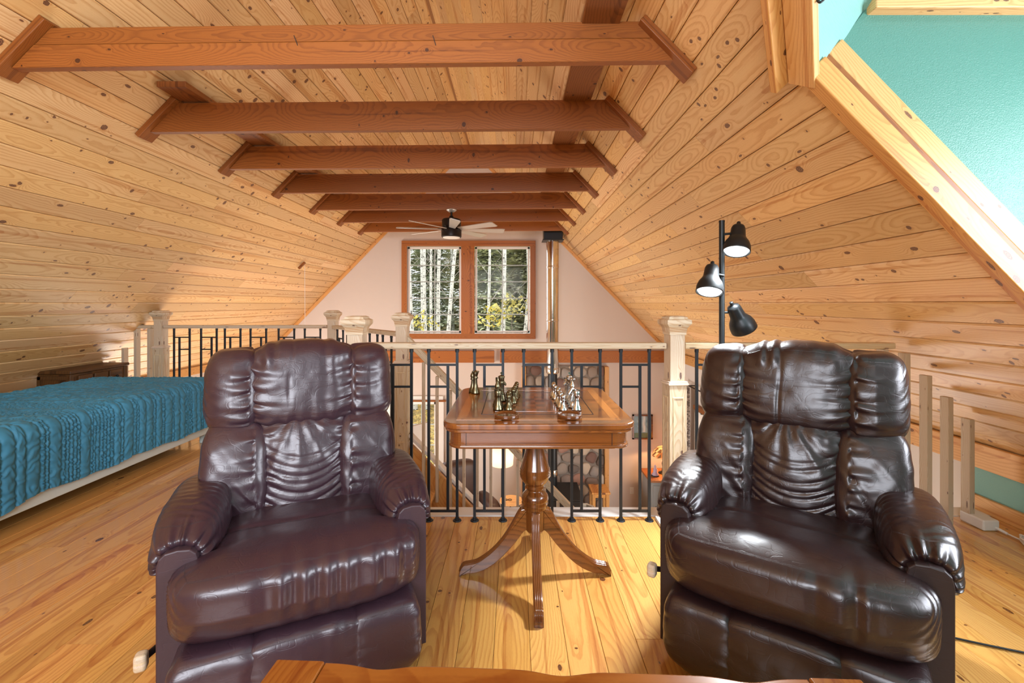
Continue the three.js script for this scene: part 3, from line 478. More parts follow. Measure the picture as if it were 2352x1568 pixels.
{
  const o = thing('table_lamp', 'lit table lamp with mottled brown mosaic shade on grey cabinet', 'lamp', [2.42, LOW + 0.915, -7.4]);
  part('base', lathe([[0, 0], [0.08, 0], [0.08, 0.012], [0.03, 0.03], [0.018, 0.1], [0.026, 0.16], [0.014, 0.22], [0.01, 0.34], [0, 0.34]], 24), M.bronze, o);
  const r = rng(8), sh = lathe([[0.02, 0.44], [0.05, 0.435], [0.1, 0.41], [0.15, 0.36], [0.18, 0.3], [0.185, 0.28]], 24).toNonIndexed(), c = []; for (let i = 0; i < sh.attributes.position.count; i += 3) { const p = [[0.35, 0.16, 0.06], [0.6, 0.4, 0.22], [0.12, 0.07, 0.04], [0.75, 0.5, 0.3]][Math.floor(r() * 4)]; for (let k = 0; k < 3; k++) c.push(...p); } sh.setAttribute('color', new THREE.Float32BufferAttribute(c, 3));
  part('lamp_shade', sh, phy({ vertexColors: true, roughness: 0.7, transmission: 0.3, thickness: 0, side: THREE.DoubleSide }), o); part('finial', new THREE.SphereGeometry(0.015, 12, 8).translate(0, 0.45, 0), M.bronze, o);
  part('bulb', new THREE.SphereGeometry(0.03, 16, 12).translate(0, 0.33, 0), std({ color: 0xffffff, emissive: 0xffc98a, emissiveIntensity: 3 }), o); const l = new THREE.PointLight(0xffc080, 2); l.position.set(0, 0.33, 0); l.castShadow = true; o.add(l);
  const fig = thing('ornament', 'small pale figurine on grey cabinet beside the mosaic lamp', 'ornament', [2.25, LOW + 0.915, -7.28]); part('figure', lathe([[0, 0], [0.05, 0], [0.055, 0.03], [0.03, 0.06], [0.035, 0.1], [0.015, 0.13], [0.02, 0.16], [0, 0.18]], 18), std({ color: 0xb9a6c0, roughness: 0.3 }), fig); part('plinth', cyl(0.06, 0.065, 0.015, 0, 0.0075, 0, 18), M.bronze, fig);
}
{
  const o = thing('framed_picture', 'waterfall picture in a brown wooden frame on gable wall', 'picture', [2.2, -0.95, -FAR + 0.012]);
  const n = 128, d = new Uint8Array(n * n * 4); for (let y = 0; y < n; y++) for (let x = 0; x < n; x++) { const i = 4 * (y * n + x), v = y / n, u = x / n, fall = Math.max(0, 1 - Math.abs(u - 0.55 - 0.06 * fbm(v * 6, 3)) * 7) * (v > 0.25 ? 1 : 0), nn = fbm(u * 8, v * 8), c = v < 0.22 ? [60 + 60 * nn, 96 + 30 * nn, 80] : [90 + 70 * nn, 120 + 70 * nn, 140 + 60 * nn]; for (let k = 0; k < 3; k++) d[i + k] = lerp(c[k], 240, fall * 0.85); d[i + 3] = 255; }
  part('print', new THREE.PlaneGeometry(0.3, 0.37).translate(0, 0, 0.008), std({ map: tex(d, n, n), roughness: 0.4 }), o);
  part('frame', [box(0.345, 0.025, 0.025, 0, 0.2, 0.008), box(0.345, 0.025, 0.025, 0, -0.2, 0.008), box(0.025, 0.425, 0.025, 0.16, 0, 0.008), box(0.025, 0.425, 0.025, -0.16, 0, 0.008)].map(g => woodUV(g, 'x', 2, 0)), M.cherry, o); part('backing', box(0.33, 0.4, 0.01, 0, 0, -0.003), M.black, o);
}
{
  const o = thing('lower_floor_lamp', 'bronze floor lamp with lit cream drum shade beside stone panel', 'lamp', [-0.195, LOW, -7.0]);
  part('base', lathe([[0, 0], [0.14, 0], [0.14, 0.015], [0.03, 0.03], [0.014, 0.05], [0, 0.05]], 28), M.bronze, o); part('pole', cyl(0.013, 0.013, 1.15, 0, 0.62, 0, 12), M.bronze, o);
  const shadeM = phy({ color: 0xf3e6d2, roughness: 0.95, transmission: 0.5, thickness: 0, side: THREE.DoubleSide }); part('lamp_shade', lathe([[0.172, 1.2], [0.182, 1.35], [0.172, 1.505]], 40), shadeM, o);
  part('bulb', new THREE.SphereGeometry(0.03, 16, 12).translate(0, 1.34, 0), std({ color: 0xffffff, emissive: 0xffe0b0, emissiveIntensity: 1.5 }), o); const l = new THREE.PointLight(0xffdcae, 0.6); l.position.set(0, 1.34, 0); l.castShadow = true; o.add(l);
}
{
  const o = thing('lower_recliner', 'brown leather recliner below the stairs in the great room', 'armchair', [-0.78, LOW, -7.05], 0.5), lm = phy({ color: 0x4a332b, roughness: 0.45 });
  part('backrest', cushion([0.36, 0.4, 0.12], [0, 0.75, -0.3], 4, [16, 16, 8]), lm, o); part('seat', cushion([0.3, 0.12, 0.32], [0, 0.4, 0.05], 4, [12, 8, 12]), lm, o);
  for (const s of [-1, 1]) part('armrest', cushion([0.11, 0.28, 0.36], [s * 0.4, 0.34, 0.0], 4, [8, 12, 12]), lm, o); part('base', box(0.7, 0.25, 0.6, 0, 0.14, 0), lm, o);
}
{
  const o = thing('round_side_table', 'round wooden side table beside the drum shade lamp', 'table', [-0.05, LOW, -6.75]);
  part('tabletop', woodUV(cyl(0.17, 0.17, 0.025, 0, 0.75, 0, 32), 'x', 3, 0), M.honey, o); for (let k = 0; k < 3; k++) { const a = k * 2.1 + 0.4; part('leg', rodGeo(new THREE.Vector3(Math.cos(a) * 0.12, 0.74, Math.sin(a) * 0.12), new THREE.Vector3(Math.cos(a) * 0.17, 0, Math.sin(a) * 0.17), 0.012), M.black, o); }
  solo('reading_glasses', [new THREE.TorusGeometry(0.025, 0.004, 8, 20).rotateX(Math.PI / 2).translate(-0.13, LOW + 0.767, -6.74), new THREE.TorusGeometry(0.025, 0.004, 8, 20).rotateX(Math.PI / 2).translate(-0.07, LOW + 0.767, -6.74)], M.black, 'dark spectacles lying on the round side table', 'glasses');
}
{
  const cm = phy({ color: 0xb3a69d, roughness: 0.9, transmission: 0.15, thickness: 0, side: THREE.DoubleSide });
  const o = thing('curtain', 'mottled grey curtain gathered at the far end of its rod', 'curtain', [2.53, 0, -6.72]), pos = [], idx = [], uv = [], W = 60, H = 20, n = 256, d = new Uint8Array(n * n * 4);
  for (let y = 0; y < n; y++) for (let x = 0; x < n; x++) { const v = sstep(0.45, 0.6, fbm(x / 9, y / 9, 3)), i = 4 * (y * n + x); d[i] = lerp(190, 118, v); d[i + 1] = lerp(180, 108, v); d[i + 2] = lerp(172, 104, v); d[i + 3] = 255; } cm.map = tex(d, n, n); cm.color.set(0xffffff);
  for (let j = 0; j <= H; j++) for (let i = 0; i <= W; i++) { const u = i / W, v = j / H, y = -0.05 - v * 2.35; pos.push(-0.02 + 0.045 * Math.sin(u * 34 + v * 0.6), y, 0.24 * (u - 0.5) * (0.75 + 0.35 * v)); uv.push(u * 1.4, v * 4); }
  for (let j = 0; j < H; j++) for (let i = 0; i < W; i++) { const a = j * (W + 1) + i; idx.push(a, a + 1, a + W + 2, a, a + W + 2, a + W + 1); }
  const g = new THREE.BufferGeometry(); g.setAttribute('position', new THREE.Float32BufferAttribute(pos, 3)); g.setAttribute('uv', new THREE.Float32BufferAttribute(uv, 2)); g.setIndex(idx); g.computeVertexNormals(); part('curtain_fabric', g, cm, o);
  const rd = thing('curtain_rod', 'thin dark curtain rod above the patio door', 'curtain rod', [2.52, -0.02, -5.6]); part('rod', rodGeo(new THREE.Vector3(0, 0, 1.2), new THREE.Vector3(0, 0, -1.25), 0.01), M.bronze, rd); for (const z of [1.22, -1.27]) part('finial', new THREE.SphereGeometry(0.026, 14, 10).translate(0, 0, z), M.bronze, rd); for (const z of [0.9, -1.0]) part('bracket', box(0.12, 0.014, 0.014, 0.06, 0, z), M.bronze, rd);
}
{ const o = thing('tall_speaker', 'narrow black loudspeaker standing beside the mottled curtain', 'speaker', [2.45, LOW, -7.0]); part('cabinet_body', rbox(0.14, 1.6, 0.2, 0.01, 0, 0.82, 0), M.black, o); part('foot', rbox(0.2, 0.03, 0.26, 0.006, 0, 0.015, 0), M.black, o); part('grille', rbox(0.12, 1.4, 0.01, 0.003, 0, 0.85, 0.104), M.iron, o); }
{ const o = thing('wall_outlet', 'white duplex outlet on gable wall beside the grey cabinet', 'outlet', [2.02, -2.05, -FAR + 0.004]); part('plate', rbox(0.07, 0.115, 0.008, 0.003), M.white, o); for (const y of [-0.022, 0.022]) part('socket', rbox(0.03, 0.03, 0.006, 0.006, 0, y, 0.003), M.wallWhite, o); }

// ---------------------------------------------------------------- outdoors beyond the gable windows
{
  const o = struct('ground', 'leaf covered ground sloping up to the woods', 'ground'), g = new THREE.PlaneGeometry(70, 62, 60, 60).rotateX(-Math.PI / 2), p = g.attributes.position; for (let i = 0; i < p.count; i++) p.setY(i, -2.75 + 0.25 * (fbm(p.getX(i) / 4 + 20, p.getZ(i) / 4 + 20) - 0.5) + Math.max(0, -p.getZ(i) - 2) * 0.05); g.translate(0, 0, -8.1 - 31); g.computeVertexNormals();
  const lt = T.leaves; lt.repeat.set(12, 11); part('leaf_litter', g, std({ map: lt, color: new THREE.Color().setRGB(0.55, 0.52, 0.5), roughness: 1 }), o);
  const under = std({ color: 0x8b8d86, roughness: 1 }); part('apron', box(60, 0.2, 50, 0, -3.2, 12), under, o);
}
{
  const r = rng(404), bark = std({ map: T.bark, color: new THREE.Color().setRGB(0.62, 0.62, 0.6), roughness: 0.9 }), twig = std({ color: 0x8d867b, roughness: 0.9 }), darkBark = std({ color: 0x6a5f54, roughness: 0.95 });
  const needles = ['#bcbf8c', '#a2ab7e', '#cbc898'].map(c => phy({ color: c, roughness: 0.9, transmission: 0.4, thickness: 0, side: THREE.DoubleSide }));
  function birch(x, d, h, rad, lean, label) {
    const o = thing('birch_tree', label, 'tree', [x, -3.0, -d], r() * 6, 'white birches outside the gable window'), pts = []; for (let i = 0; i <= 6; i++) { const t = i / 6; pts.push(new THREE.Vector3(lean * h * t + 0.12 * Math.sin(t * 4 + x), h * t, 0.1 * Math.sin(t * 5 + d))); }
    const c = new THREE.CatmullRomCurve3(pts), g = new THREE.TubeGeometry(c, 24, 1, 10), p = g.attributes.position, uv = g.attributes.uv; for (let i = 0; i < p.count; i++) { const t = uv.getX(i), q = c.getPointAt(Math.min(1, t)), k = rad * (1 - 0.75 * t); p.setXYZ(i, q.x + (p.getX(i) - q.x) * k, q.y + (p.getY(i) - q.y) * k, q.z + (p.getZ(i) - q.z) * k); uv.setXY(i, uv.getY(i) * 1, t * h / 2.5); } g.computeVertexNormals(); o.rotation.y = 0; part('trunk', g, bark, o);
    const br = []; for (let i = 0; i < 18; i++) { const t = 0.3 + 0.68 * r(), q = c.getPointAt(t), a = r() * 6.28, L = 0.5 + 1.2 * r() * (1.2 - t), e = new THREE.Vector3(Math.cos(a) * L * 0.7, L * (0.5 + 0.5 * r()), Math.sin(a) * L * 0.7).add(q); br.push(rodGeo(q, e, 0.014 * (1.2 - t), 5, 0.004)); for (let m = 0; m < 3; m++) { const s = q.clone().lerp(e, 0.4 + 0.5 * r()), b = r() * 6.28; br.push(rodGeo(s, s.clone().add(new THREE.Vector3(Math.cos(b) * 0.3, 0.15 + 0.3 * r(), Math.sin(b) * 0.3)), 0.007, 4, 0.003)); } } part('branches', br, twig, o);
    return o;
  }
  [[-3.8, 17, 13, 0.1, -0.006], [-3.52, 19.5, 13, 0.08, 0.01], [-3.27, 17, 12, 0.085, 0.004], [-2.95, 18, 13, 0.1, 0.014], [-2.5, 16.5, 12, 0.095, 0.065], [-0.98, 17, 12, 0.075, -0.008], [-0.5, 17.5, 13, 0.11, 0.0], [0.05, 17, 12, 0.08, 0.075], [-4.3, 21, 14, 0.1, 0.01], [-3.0, 23, 15, 0.1, -0.012], [-2.0, 24, 15, 0.1, 0.02], [-0.15, 24, 15, 0.09, 0.01], [-4.6, 25, 15, 0.12, -0.01], [0.6, 21, 14, 0.1, -0.01]]
    .forEach(([x, d, h, rad, l], i) => birch(x, d, h, rad, l, l > 0.04 ? 'slender white birch leaning towards the conifers outside' : i % 2 ? 'upright white birch with dark bark scars outside the window' : 'tall white birch with bare twigs outside the window'));
  function coniferGeo(seed, h) { // drooping sprays of needles, many small blades
    const q = rng(seed), pos = []; for (let i = 0; i < 12000; i++) { const t = Math.pow(q(), 0.8), y = 0.4 + t * (h - 0.5), R = (1 - t * 0.92) * h * 0.2 * (0.35 + 0.65 * Math.abs(Math.sin(y * 5.3))), a = q() * 6.283, rr = R * Math.sqrt(q()), yy = y - rr * 0.35; const ca = Math.cos(a), sa = Math.sin(a), L = 0.16 + 0.22 * q(), w = 0.05 + 0.06 * q(), tx = q() - 0.5, ty = q() - 0.7, tz = q() - 0.5; const bx = ca * rr, bz = sa * rr; pos.push(bx - sa * w, yy, bz + ca * w, bx + sa * w, yy + 0.01, bz - ca * w, bx + ca * L + tx * 0.15, yy + ty * 0.12, bz + sa * L + tz * 0.15); }
    const g = new THREE.BufferGeometry(); g.setAttribute('position', new THREE.Float32BufferAttribute(pos, 3)); g.computeVertexNormals(); return g;
  }
  const cg = [coniferGeo(1, 9), coniferGeo(2, 9), coniferGeo(3, 9)], tg = cyl(0.03, 0.16, 9, 0, 4.5, 0, 10);
  [[-6.5, 24, 1.15], [-4.2, 23, 1.1], [-2.8, 26, 1.3], [-1.2, 21, 1.05], [-0.3, 27, 1.35], [0.6, 23.5, 1.15], [1.6, 22, 1.1], [2.6, 25, 1.3], [-5.4, 30, 1.5], [-3.3, 31, 1.6], [-1.6, 32, 1.6], [0.9, 31, 1.55], [3.2, 30, 1.5], [-7.6, 30, 1.5], [-8.6, 26, 1.2], [4.2, 27, 1.3]].forEach(([x, d, s], i) => {
    const o = thing('conifer_tree', ['deep green conifer with drooping sprays among the birches', 'grey green conifer rising behind the birch trunks', 'olive green conifer with pale drooping sprays among the birches'][i % 3], 'tree', [x, -2.2, -d], i * 1.3, 'conifers outside the gable window'); o.scale.setScalar(s); part('trunk', tg, darkBark, o); part('foliage', cg[i % 3], needles[i % 3], o);
  });
  function shrub(x, d, y, R, n, col, name, label, cat, size = 0.07) { const q = rng(Math.round(x * 100 + d * 7 + 999)), o = thing(name, label, cat, [x, y, -d], 0, name === 'undergrowth_bush' ? 'bushes at the edge of the woods' : undefined), pos = []; for (let i = 0; i < n; i++) { const a = q() * 6.283, b = Math.acos(2 * q() - 1), rr = R * Math.cbrt(q()), px = Math.sin(b) * Math.cos(a) * rr * 1.2, py = R + Math.cos(b) * rr, pz = Math.sin(b) * Math.sin(a) * rr, s = size * (0.6 + q()), u = q() * 6.283, vv = q() - 0.5; pos.push(px, py, pz, px + Math.cos(u) * s, py + vv * s, pz + Math.sin(u) * s, px + Math.cos(u + 0.9) * s, py + s * 0.7, pz + Math.sin(u + 0.9) * s); } const g = new THREE.BufferGeometry(); g.setAttribute('position', new THREE.Float32BufferAttribute(pos, 3)); g.computeVertexNormals(); part('foliage', g, phy({ color: col, roughness: 0.9, transmission: 0.35, thickness: 0, side: THREE.DoubleSide }), o); part('stem', cyl(0.012, 0.02, R + y + 2.9, 0, (R - y - 2.9) / 2, 0, 6), darkBark, o); }
  shrub(-0.1, 16, 0.5, 0.5, 110, '#aca25a', 'young_maple', 'young maple with lemon yellow leaves outside the window', 'tree', 0.11); shrub(-0.75, 16, 0.3, 0.4, 70, '#cdbf5a', 'young_maple', 'small yellow leaved sapling in front of the conifers', 'tree', 0.12); shrub(-3.1, 15.5, 0.1, 0.4, 60, '#b9ad4a', 'young_maple', 'sparse yellow sapling at the foot of the birches', 'tree', 0.1);
  for (const [x, d, c] of [[-5, 15, '#7d7a48'], [-2.2, 17, '#a1743f'], [0.9, 18, '#9a7a4a'], [2.3, 17, '#6f7446'], [-3.4, 19, '#80763f'], [-0.9, 19, '#8a7443'], [-7.2, 18, '#8e8346']]) shrub(x, d, -2.6, 0.95, 900, c, 'undergrowth_bush', c === '#a1743f' || c === '#9a7a4a' ? 'rusty brown bracken at the edge of the woods' : 'low olive bush at the edge of the woods', 'bush', 0.1);
}
// ---------------------------------------------------------------- recliners
function recliner(label, pos, turn, leather, panel, seed, lever) {
  const o = thing('recliner', label, 'armchair', pos, turn, 'leather recliners'), N = (x, y, z) => fbm(x * 9 + seed, y * 9 + z * 9 + seed * 0.7, 3) - 0.5;
  const gather = (along, dist, freq, reach, amp, ph = 0) => { const w = Math.sin(along * freq + 3.5 * n2(along * freq * 0.33 + seed + ph, dist * 9 + ph) + ph) * (0.45 + 0.9 * n2(along * freq * 0.16 + ph + seed, 7.7)); return amp * w * Math.exp(-Math.max(0, dist) / reach) * Math.min(1, Math.max(0, dist) / 0.006); };
  // seat: wide front, narrow between the arms
  part('seat_cushion', cushion([0.335, 0.1, 0.33], [0, 0.375, -0.15], 6, [84, 40, 84], (v, q, n) => {
    const z0 = v.z, wide = sstep(-0.02, 0.05, v.z); v.x *= lerp(0.75, 1, wide);
    const front = sstep(-0.02, 0.21, z0); v.y += q.y > 0 ? 0.018 * Math.exp(-(((z0 - 0.05) / 0.1) ** 2)) * (1 - (v.x / 0.4) ** 2) - 0.02 * (1 - sstep(-0.4, 0.0, z0)) : 0;
    if (q.y < 0) v.y += 0.0; v.z -= front * 0.05 * Math.max(0, -q.y) * 1.0;
    v.z += 0.014 * front * (1 - (v.x / 0.34) ** 2);
    let w = 0.010 * N(v.x * 0.8, v.y * 0.7, v.z * 0.7);
    w += 0.009 * front * Math.sin(v.x * 105 + 5 * n2(v.x * 16 + seed, v.y * 2.5)) * sstep(0.3, 0.7, n2(v.x * 7 + seed * 3, 2.2)) * Math.exp(-(((v.y - 0.40) / 0.07) ** 2));   // pull folds over the front
    w += gather(v.y + v.z, 0.34 - Math.abs(v.x), 190, 0.03, 0.0045 * wide, 2);
    w -= 0.006 * Math.exp(-(((z0 + 0.1 - 0.05 * v.x + 0.02 * n2(v.x * 8 + seed, 1)) / 0.014) ** 2)) * (q.y > 0.4 ? 1 : 0);
    v.addScaledVector(n, w);
  }), leather, o);
  // footrest: three padded panels under the seat
  for (const s of [-1, 0, 1]) {
    const hw = s ? 0.102 : 0.155, cx = s * 0.214;
    part('footrest_panel', cushion([hw, 0.125, 0.08], [cx, 0.158, 0.095], 6, [s ? 36 : 56, 48, 20], (v, q, n) => {
      const k = s * (v.x - cx) / hw; if (s && k > 0 && q.y < 0) v.y += 0.06 * k * k * q.y * q.y; // rounded outer corners
      v.z += 0.012 * (1 - q.y * q.y) - 0.035 * Math.max(0, -q.y) ** 2; const e = hw - Math.abs(v.x - cx);
      v.addScaledVector(n, 0.007 * N(v.x, v.y, v.z) + gather(v.y, e, 120, 0.03, 0.003, s * 4) + (s ? 0 : 0.005 * Math.sin(v.x * 90 + 4 * n2(v.x * 12 + seed, v.y * 6)) * sstep(0.45, 0.8, n2(v.x * 9 + seed, 5)) * sstep(0.12, 0.26, v.y)));
    }), leather, o);
  }
  // backrest: centre panel and wings
  const lean = (v) => { v.z -= 0.2 * (v.y - 0.45); };
  part('back_panel', cushion([0.182, 0.205, 0.085], [0, 0.555, -0.375], 4.5, [64, 80, 24], (v, q, n) => {
    const x = v.x, y = v.y, f = q.z > 0 ? 1 : 0; v.x *= 1 - 0.08 * (0.5 - q.y * 0.5); lean(v); v.z += 0.03 * f * (1 - (x / 0.17) ** 2) * (1 - ((y - 0.56) / 0.24) ** 2);
    let w = 0.012 * N(x, y, 0); const arc = y - (0.44 + 2.6 * x * x); // draped folds sagging to the seat
    for (let k = 0; k < 7; k++) { const c = -0.01 + k * 0.03 + 0.012 * (n2(k * 3.1 + seed, 1) - 0.5); w -= 0.0055 * Math.exp(-(((arc - c) / 0.0055) ** 2)) * (0.5 + 0.8 * n2(x * 8 + k * 5 + seed, 3)) * (1 - k * 0.09); }
    w += gather(y, Math.max(0, 0.163 - Math.abs(x)), 150, 0.035, 0.0055, 1) + gather(x, 0.76 - y, 120, 0.04, 0.004, 5);
    const star = Math.atan2(x + 0.02, 0.77 - y); w += 0.0018 * Math.sin(star * 13 + 3 * n2(star * 5 + seed, y * 8)) * sstep(0.52, 0.62, y) * sstep(0.76, 0.7, y);
    v.addScaledVector(n, w * f);
  }), leather, o);
  for (const s of [-1, 1]) part('back_wing', cushion([0.108, 0.2, 0.085], [s * 0.222, 0.56, -0.37], 3.8, [44, 72, 22], (v, q, n) => {
    const x = v.x, y = v.y, in_ = Math.max(0, s * x - 0.158), f = q.z > -0.3 ? 1 : 0; if (y < 0.58) v.x = lerp(v.x, s * 0.195 + (v.x - s * 0.222) * 0.72, sstep(0.6, 0.42, y)); lean(v); v.z += 0.03 * f * (1 - q.y * q.y);
    v.addScaledVector(n, f * (0.013 * N(x, y, 3) + gather(y, in_, 130, 0.035, 0.005, s * 2) + gather(y * 0.8 + x, 0.03 + Math.abs(y - 0.5), 90, 0.1, 0.003, s)));
  }), leather, o);
  // headrest: bolster in three parts
  const head = (v, s) => { v.z -= 0.2 * (v.y - 0.45) - 0.01; };
  part('headrest_cushion', cushion([0.205, 0.155, 0.115], [0, 0.858, -0.395], 3.8, [72, 64, 40], (v, q, n) => {
    const x = v.x, y = v.y; head(v); v.y += 0.012 * Math.max(0, q.y) * (1 - (x / 0.2) ** 2);
    let w = 0.010 * N(x, y, 5) + gather(y + v.z * 0.6, Math.max(0, 0.183 - Math.abs(x)), 150, 0.045, 0.0065, 9) - 0.0045 * Math.exp(-(((x + 0.03 + 0.03 * n2(y * 9 + seed, 2)) / 0.005) ** 2)) * n2(y * 14 + seed, 9);
    w += 0.0032 * Math.sin(x * 110 + 4 * n2(x * 14 + seed, y * 10)) * sstep(0.5, 0.8, n2(x * 8 + seed, y * 6)); v.addScaledVector(n, w);
  }), leather, o);
  for (const s of [-1, 1]) part('headrest_wing', cushion([0.098, 0.15, 0.114], [s * 0.236, 0.85, -0.397], 3.3, [36, 56, 36], (v, q, n) => {
    const x = v.x, y = v.y, in_ = 0; head(v); v.z -= 0.02 * Math.max(0, s * q.x); v.addScaledVector(n, 0.012 * N(x, y, 8) + gather(y + v.z * 0.6, Math.max(0, s * x - 0.178), 140, 0.045, 0.0068, 3 * s) + gather(y + v.z * 0.8, Math.max(0, 0.336 - s * x), 170, 0.02, 0.003, 6));
  }), leather, o);
  part('back_shell', rbox(0.54, 0.78, 0.1, 0.04, 0, 0, 0, 4).rotateX(-0.2).translate(0, 0.52, -0.5), panel, o);
  // arms: padded top rolled over a flat side panel
  for (const s of [-1, 1]) {
    const ax = s * 0.314;
    part('armrest_pad', cushion([0.09, 0.1, 0.262], [ax - s * 0.002, 0.466, -0.24], 3.4, [52, 52, 80], (v, q, n) => {
      const x = v.x, y = v.y, z = v.z, out = s * (x - ax); v.y += 0.014 * Math.sin(Math.min(1, Math.max(0, (z + 0.49) / 0.52)) * 3.14) * Math.max(0, q.y);
      if (q.y < 0) v.y += out > 0 ? 0.05 * Math.min(1, out / 0.05) * -q.y : -0.04 * Math.min(1, -out / 0.05) * -q.y;  // short outside, deep inside
      const up = Math.max(0, y - 0.465), dp = Math.hypot(out, up) - 0.047, along = up > 0 ? 0.07 * (Math.PI / 2 - Math.abs(Math.atan2(out, up))) * Math.sign(out || 1) : (y - 0.465) * Math.sign(out || 1), fr = sstep(-0.1, 0.02, z);
      if (q.z > 0.2) v.z += sstep(0.2, 0.8, q.z) * (0.018 * Math.exp(-(((dp - 0.018) / 0.017) ** 2)) - 0.05 * sstep(0.001, -0.02, dp));
      let w = 0.006 * N(x, y, z); w += fr * 0.0062 * Math.sin(along * 210 + 5 * n2(along * 45 + seed + s * 9, 1.5)) * (0.35 + n2(along * 40 + seed, 4)) * Math.exp(-(((dp - 0.012) / 0.026) ** 2));
      w += (1 - fr) * 0.0016 * Math.sin((z + 0.4 * out) * 190 + 5 * n2(z * 30 + seed, out * 30)) * n2(z * 12 + seed, out * 20); v.addScaledVector(n, w);
    }), leather, o);
    const shape = [[-0.047, 0.05], [0.047, 0.05], [0.047, 0.47], [0.042, 0.495], [0.028, 0.508], [0, 0.512], [-0.028, 0.508], [-0.042, 0.495], [-0.047, 0.47]];
    part('arm_front_panel', extrude(shape, 0.05, 0.004).translate(ax - s * 0.001, 0, -0.006), panel, o);
    part('side_panel', rbox(0.05, 0.42, 0.56, 0.01, s * 0.335, 0.27, -0.29), panel, o);
  }
  part('base', box(0.5, 0.05, 0.52, 0, 0.025, -0.28), M.black, o);
  const lv = new THREE.Group(); lv.name = 'recline_lever'; lv.position.set(-0.365, 0.22, -0.06); o.add(lv);
  part('lever_arm', rodGeo(new THREE.Vector3(0.02, 0, -0.02), new THREE.Vector3(-0.03, lever, 0.06), 0.009), M.bronze, lv); part('lever_grip', rbox(0.03, 0.045, 0.035, 0.01, -0.034, lever, 0.07), M.oakWash, lv, 'pale wooden grip');
  return o;
}
recliner('plum brown leather recliner with glossy arms, beside the blue bed', [-0.637, 0, -1.39], 0.445, M.leatherPlum, M.panelPlum, 3.1, 0.0);
recliner('dark brown leather recliner in front of the spotlight floor lamp', [0.81, 0, -1.357], -0.602, M.leather, M.panelBrown, 11.7, 0.03);

